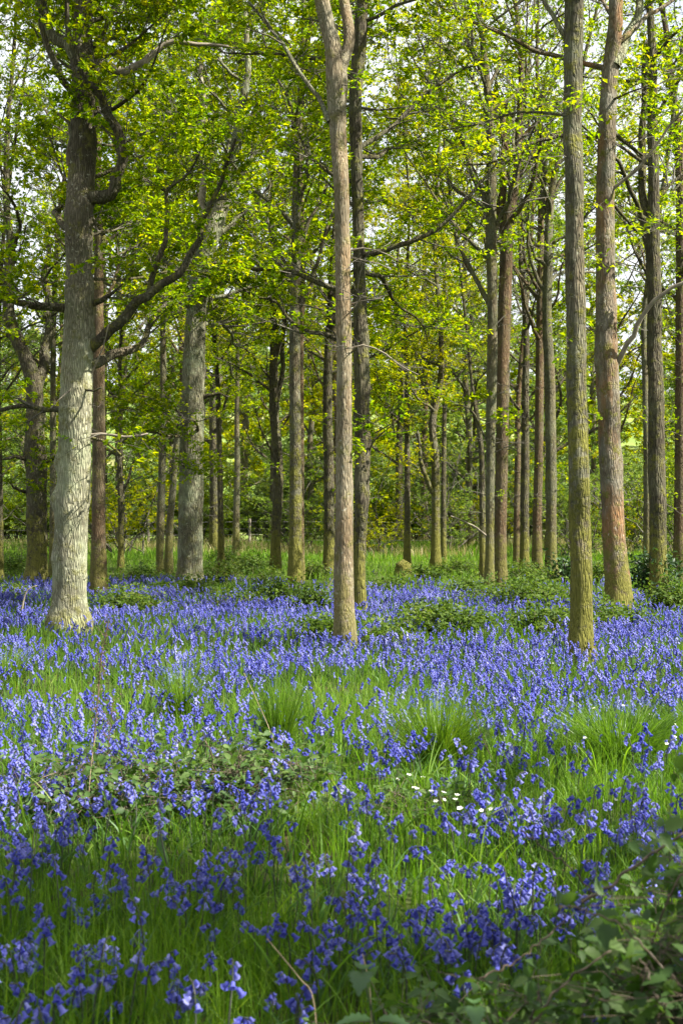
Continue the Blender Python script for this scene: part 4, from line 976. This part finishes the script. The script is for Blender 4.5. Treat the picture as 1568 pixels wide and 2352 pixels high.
# the 300 that show largest become plants of their own
px_ = x / y * F + CX; py_ = CY + (CH - .3 - z) / y * F
vis = [i for i in order if -10 < px_[i] < 1578 and 1300 < py_[i] < 2400 and not (x[i] > .3 and y[i] < 3.9 and x[i] + .35 * (3.9 - y[i]) > .45)][:300]
def head(gs, gb, r_):
    gs.build('stem', M['bell_stem'], r_); h = Geo()
    for V, Q in zip(gb.V, gb.Fq):
        if len(V) == 6: h.add(V, Q - Q.min(), .5, 0, True)
    h = h.build('flower_head', M['bell_stem'], r_)
    for V, Q in gb.bells:
        b = Geo(); b.add(V, Q, R.random(), 0, True); b.build('bell', M['bell'], h)
base = []
for k, (gs, gb, gl) in enumerate(det):
    r_ = empty('bluebell', (0, 0, 0), 'p', 'bluebell'); head(gs, gb, r_); gl.build('leaves', M['bell_leaf'], r_); base.append(r_)
first = set()
for i in vis:
    k = int(R.integers(14)); o = base[k] if k not in first else copy_tree(base[k]); first.add(k)
    s = R.uniform(.75, 1.1); o.location = (x[i], y[i], z[i] - .01); o.rotation_euler = (R.normal() * .06, R.normal() * .06, R.random() * 6.28); o.scale = (s, s, s)
    tag(o, 'violet-blue bluebell with hanging bells on a bent stem in the shaded near grass', 'bluebell', 'bluebells in the shaded near grass')
for k, b in enumerate(base):
    if k not in first: bpy.data.objects.remove(b)
G = Geo(); rest = np.ones(len(x), bool); rest[vis] = False; n = rest.sum()
pos = np.stack([x[rest], y[rest], z[rest] - .01], 1)
replicate(G, [pieces(p, (0, 1, 2)) for p in det], pos, R.random(n) * 6.28, R.uniform(.8, 1.15, n), R.normal(size=(n, 2)) * .1)
x, y = scatter(8.2, 34, 150, bell_density, 2.5); n = len(x)
pos = np.stack([x, y, ground_z(x, y) - .01], 1)
replicate(G, [pieces(p, (0, 1, 2)) for p in sim], pos, R.random(n) * 6.28, R.uniform(.62, .98, n), R.normal(size=(n, 2)) * .1)
print('bluebells', len(vis), n)
tag(G.build('bluebell_carpet', [M['bell_stem'], M['bell'], M['bell_leaf']]), 'carpet of violet-blue bluebells spreading between the trunks', 'bluebells', kind='stuff')
# the lone bright bluebell inside the thicket
gs, gb, gl = flower_proto(True, 11, .34); r_ = empty('bluebell', (.575, 3.02, float(ground_z(.575, 3.02))), 'lone bright bluebell hanging in the dark gap of the near bramble thicket', 'bluebell')
head(gs, gb, r_)

# grass
def grass_density(x, y):
    px = x / y * F + CX; n1 = vnoise(x, y, .9, 31); n2 = vnoise(x, y, .3, 32)
    q = ((x - 1.02) / .62) ** 2 + ((y - 3.25) / .7) ** 2
    return (.55 + .9 * n1 * n2 * 2) * (1 - .85 * np.exp(-q ** 2))
G = Geo()
def grass_patch(y0, y1, dens, lo, hi, w, seg, margin):
    x, y = scatter(y0, y1, dens, lambda a, b: dens * np.clip(grass_density(a, b), 0, 1), margin); n = len(x)
    b = np.stack([x, y, ground_z(x, y) - .01], 1); ln = R.uniform(lo, hi, n) * (.55 + .8 * vnoise(x, y, .7, 33)); out = ln * R.random(n) ** 1.5 * .9
    blades(G, b, R.random(n) * 6.28, ln, out, w, seg); print('grass', n)
grass_patch(2.6, 5.2, 2300, .10, .28, .0045, 4, .8)
grass_patch(5.2, 10.5, 1200, .10, .27, .005, 3, 1.0)
grass_patch(10.5, 22, 300, .10, .24, .007, 2, 2)
grass_patch(22, 48, 70, .10, .24, .014, 2, 3)
grass_patch(44, 72, 42, .12, .34, .03, 2, 4)
# broad arching blades near the lens
x, y = scatter(2.8, 8.5, 45, lambda a, b: 45 * np.clip(vnoise(a, b, .6, 77) * 1.6 - .3, 0, 1), .6); n = len(x)
blades(G, np.stack([x, y, ground_z(x, y)], 1), R.random(n) * 6.28, R.uniform(.14, .42, n), R.uniform(.1, .32, n), .0095, 8)
tag(G.build('grass', M['grass']), 'fresh green grass growing among the bluebells', 'grass', kind='stuff')
G = Geo(); x, y = scatter(46, 70, 30, lambda a, b: 36 * smooth(.45, .7, vnoise(a, b * .5, 2.6, 41)), 4); n = len(x)
b = np.stack([x, y, ground_z(x, y)], 1); ln = R.uniform(.2, .55, n); blades(G, b, R.random(n) * 6.28, ln, ln * R.random(n) * .6, .025, 2)
tag(G.build('dry_grass', M['dry_grass']), 'straw coloured rough grass at the wood edge', 'rough grass', kind='stuff')

# white stitchwort
def stitchwort_mesh():
    G = Geo(); sticks(G, np.array([[0, 0, 0], [.005, 0, .14]]), np.array([[.005, 0, .14], [.012, .004, .27]]), .0012, .001, 3, 0)
    for k in range(5):
        a = k * 2 * math.pi / 5; c = np.array([.012, .004, .27]); d = np.array([math.cos(a), math.sin(a) * .75, .25]); s = np.array([-math.sin(a), math.cos(a), 0])
        V = np.array([c, c + d * .008 + s * .0045, c + d * .016 + s * .002, c + d * .013, c + d * .016 - s * .002, c + d * .008 - s * .0045])
        G.add(V, np.array([[0, 1, 2, 3], [0, 3, 4, 5]]), .5, 1)
    G.add(np.array([[.009, .001, .273], [.015, .001, .273], [.015, .007, .273], [.009, .007, .273]]), [[0, 1, 2, 3]], .9, 2)
    return G
wf = stitchwort_mesh().build('stitchwort', [M['bell_stem'], M['white_petal'], M['yellow_leaf']]); fst = True
WH = [(918, 1728), (930, 1722), (938, 1730), (950, 1768), (962, 1765), (975, 1770), (1020, 1768), (1024, 1790), (1040, 1782), (1052, 1778), (1035, 1776), (990, 1775), (1072, 1788), (1150, 1780), (960, 1775)]
WR = [(1480, 1603), (1495, 1612), (1465, 1622), (1380, 1590), (1340, 1640), (1500, 1640), (1405, 1580), (1520, 1650), (1360, 1780), (1260, 1505), (1470, 1645)]
for lst, lab, grp in ((WH, 'small white stitchwort flower below the fountain-shaped tussock', 'stitchwort below the fountain-shaped tussock'), (WR, 'small white stitchwort flower scattered round the wide spreading tussock', 'stitchwort round the wide spreading tussock')):
    for (a, b) in lst:
        d = F * 1.2 / (b - CY); p = at(a, b, d); o = wf if fst else wf.copy()
        if not fst: COL.objects.link(o)
        fst = False; o.location = (p[0], d, float(ground_z(p[0], d)) + .02); o.rotation_euler = (R.uniform(.1, .7), R.normal() * .2, R.normal() * .6); o.scale = (.85,) * 3
        tag(o, lab, 'wildflower', grp)

# stalks
def stalk(label, px, d, r, mat, name='dead_stalk', cat='stalk', seeds=0, dy=.1):
    P = np.array([at(a, b, d + dy * k / len(px)) for k, (a, b) in enumerate(px)]); P[0, 2] = ground_z(P[0, 0], P[0, 1])
    q = catmull(P, 24); G = Geo(); sticks(G, q[:-1], q[1:], np.linspace(r, r * .5, 23), np.linspace(r * .98, r * .48, 23), 6)
    root = empty(name, P[0], label, cat); G.build('stem', M[mat], root, P[0])
    if seeds:
        H = Geo(); i = R.integers(11, 24, seeds); p = q[i] + R.normal(size=(seeds, 3)) * .014 * np.array([1.4, 1.4, 1]); dd = norm(R.normal(size=(seeds, 3)) + UP)
        leaves(H, p, dd, norm(R.normal(size=(seeds, 3))), R.uniform(.008, .018, seeds), R.uniform(.006, .012, seeds))
        b = R.integers(11, 22, 14); e = q[b] + norm(R.normal(size=(14, 3)) + UP * 1.5) * .07; sticks(H, q[b], e, .0015, .001, 3)
        H.build('seed_head', M[mat], root, P[0])
stalk('tall dark reddish seed stalk standing in the dark bramble before the big pale oak', [(205, 1850), (213, 1740), (224, 1620), (232, 1520), (243, 1460), (250, 1425)], 7.2, .0045, 'dark_stem', seeds=130)
stalk('shorter dark seed stalk in the dark bramble beside the tall one', [(238, 1840), (246, 1760), (252, 1690), (262, 1600)], 7.4, .003, 'dark_stem', seeds=50)
stalk('thin reddish leaning stalk between the fountain-shaped and wide tussocks', [(1155, 1800), (1135, 1755), (1105, 1690), (1085, 1625)], 8.0, .003, 'dark_stem')
stalk('long pale dry stem curving over in the near grass', [(735, 2352), (720, 2300), (690, 2250), (650, 2200), (612, 2155)], 3.75, .0028, 'dry_stem')
stalk('pale dry stem rising beside the largest nettle', [(850, 2400), (852, 2320), (845, 2250), (832, 2190)], 3.7, .0026, 'dry_stem')
stalk('straw stem standing before the seed stalks', [(202, 1900), (205, 1820), (212, 1740), (222, 1680)], 6.8, .0028, 'dry_stem')
stalk('two-metre straw grass stem slanting by the upright rush tuft', [(640, 1740), (620, 1680), (595, 1620), (560, 1545)], 8.6, .003, 'dry_stem')
stalk('straw stem leaning over the fountain-shaped tussock', [(870, 1740), (895, 1700), (930, 1650)], 8.3, .003, 'dry_stem')
for lab, pts, d, r, mt in (('thick brown cane crossing the near bramble thicket', [(1340, 2070), (1400, 2030), (1470, 1978), (1540, 1930), (1620, 1890)], 3.25, .0042, 'cane'),
                       ('grey dead stick slanting across the dark gap of the near thicket', [(1215, 2370), (1260, 2300), (1315, 2242), (1404, 2181)], 3.05, .0032, 'cane'),
                       ('brown cane hanging down the dark side of the near thicket', [(1560, 2260), (1480, 2180), (1390, 2110), (1300, 2080)], 3.0, .0026, 'cane'),
                       ('thin brown cane reaching over the dense near bluebells', [(1370, 2070), (1325, 2010), (1270, 1962), (1194, 1906)], 3.6, .0024, 'cane'),
                       ('dark cane bowed across the low end of the near thicket', [(1100, 2250), (1170, 2215), (1240, 2165), (1300, 2105)], 3.2, .0022, 'cane'),
                       ('pale cane tangled at the bottom corner of the near thicket', [(1530, 2330), (1510, 2290), (1490, 2245), (1470, 2205)], 2.95, .0028, 'cane')):
    P = np.array([at(a, b, d) for a, b in pts]); q = catmull(P, 20) + R.normal(size=(20, 3)) * .003; G = Geo(); tube(G, q, np.linspace(r, r * .6, 20), 7, None, 40, .08, 30, 3)
    o = G.build('bramble_cane', M[mt], None, P[0]); tag(o, lab, 'cane')

# broad dock leaf, stump, fallen sticks
c = at(372, 1925, 5.9); c[2] = ground_z(c[0], c[1]); G = Geo()
shaped_leaves(G, np.array([c]), norm(np.array([[-.05, .1, 1.]])), norm(np.array([[0., -1, .2]])), np.array([.19]), np.array([.065]), 0, .0, seg=10, curl=.1, rnd=np.array([.9]))
tag(G.build('dock_leaf', M['nettle_leaf'], None, c), 'single broad upright pale green leaf in the grass below the dark bramble', 'leaf')
c = at(925, 1312, 33); c[2] = ground_z(c[0], c[1]); G = Geo(); tube(G, np.array([c - UP * .1, c + UP * .12, c + UP * .30]), [.26, .21, .19], 16, None, 10, .16, 6, 2)
tag(G.build('tree_stump', M['bark_moss'], None, c), 'low mossy stump in grass between the thin black stem and the crooked mossy tree', 'stump')
for lab, pts, d in (('pale broken stick leaning up before the thick shaded trunk', [(1522, 1362), (1512, 1335), (1500, 1318)], 24), ('pale thin stick slanting between the close pair and the central trunk', [(742, 1372), (755, 1345), (768, 1325)], 24), ('pale fallen branch arching over the bluebells beside the gnarled oak', [(45, 1390), (60, 1362), (85, 1345)], 19)):
    P = np.array([at(a, b, d) for a, b in pts]); P[0, 2] = ground_z(P[0, 0], P[0, 1]) + .02; q = catmull(P, 10); G = Geo(); tube(G, q, np.linspace(.016, .007, 10), 7, None, 16, .12, 20, 4)
    tag(G.build('fallen_branch', M['dead_wood'], None, P[0]), lab, 'stick')

# ================================================================== LIGHT, SKY, CAMERA
SUN_EL, SUN_AZ = math.radians(47), math.radians(-17)      # azimuth from +X (right), turned towards the viewer
sd = Vector((math.cos(SUN_AZ) * math.cos(SUN_EL), math.sin(SUN_AZ) * math.cos(SUN_EL), math.sin(SUN_EL)))
l = bpy.data.lights.new('sun', 'SUN'); l.energy = 5.0; l.angle = math.radians(.53); l.color = (1., .94, .84)
lo = bpy.data.objects.new('sun', l); COL.objects.link(lo); lo.rotation_euler = (-sd).to_track_quat('-Z', 'Y').to_euler()
w = bpy.data.worlds.new('World'); sc.world = w; w.use_nodes = True; nt = w.node_tree; nt.nodes.clear()
sky = nt.nodes.new('ShaderNodeTexSky'); sky.sky_type = 'NISHITA'; sky.sun_disc = False; sky.sun_elevation = SUN_EL
sky.sun_rotation = math.atan2(sd.x, sd.y); sky.air_density = 1.2; sky.dust_density = 2.5; sky.ozone_density = 1.
tc = nt.nodes.new('ShaderNodeTexCoord'); cl = node(nt, 'ShaderNodeTexNoise', Scale=3.2, Detail=6., Roughness=.55); nt.links.new(tc.outputs['Generated'], cl.inputs['Vector'])
cf = ramp(nt, cl.outputs[0], [(.22, (0, 0, 0)), (.46, (1, 1, 1))])
cm = mixc(nt, math_n(nt, 'MULTIPLY', cf, .92), sky.outputs[0], (6.6, 6.8, 7.1))
bg = nt.nodes.new('ShaderNodeBackground'); bg.inputs[1].default_value = .052; nt.links.new(cm, bg.inputs[0])
wo = nt.nodes.new('ShaderNodeOutputWorld'); nt.links.new(bg.outputs[0], wo.inputs[0])

cd = bpy.data.cameras.new('camera'); cd.sensor_fit = 'VERTICAL'; cd.sensor_height = 36; cd.lens = 50; cd.clip_end = 3000; cd.clip_start = .05
cd.dof.use_dof = True; cd.dof.focus_distance = 14.; cd.dof.aperture_fstop = 6.7
co = bpy.data.objects.new('camera', cd); COL.objects.link(co); co.location = (0, 0, CH); co.rotation_euler = (math.pi / 2, 0, 0); sc.camera = co
sc.view_settings.view_transform = 'Standard'; sc.view_settings.look = 'None'; sc.view_settings.exposure = 2.0; sc.view_settings.gamma = 1
sc.cycles.max_bounces = 7; sc.cycles.diffuse_bounces = 4; sc.cycles.glossy_bounces = 2; sc.cycles.transmission_bounces = 5; sc.cycles.transparent_max_bounces = 4
sc.cycles.use_adaptive_sampling = True; sc.cycles.adaptive_threshold = .02; sc.cycles.use_denoising = True
sc.cycles.caustics_reflective = False; sc.cycles.caustics_refractive = False
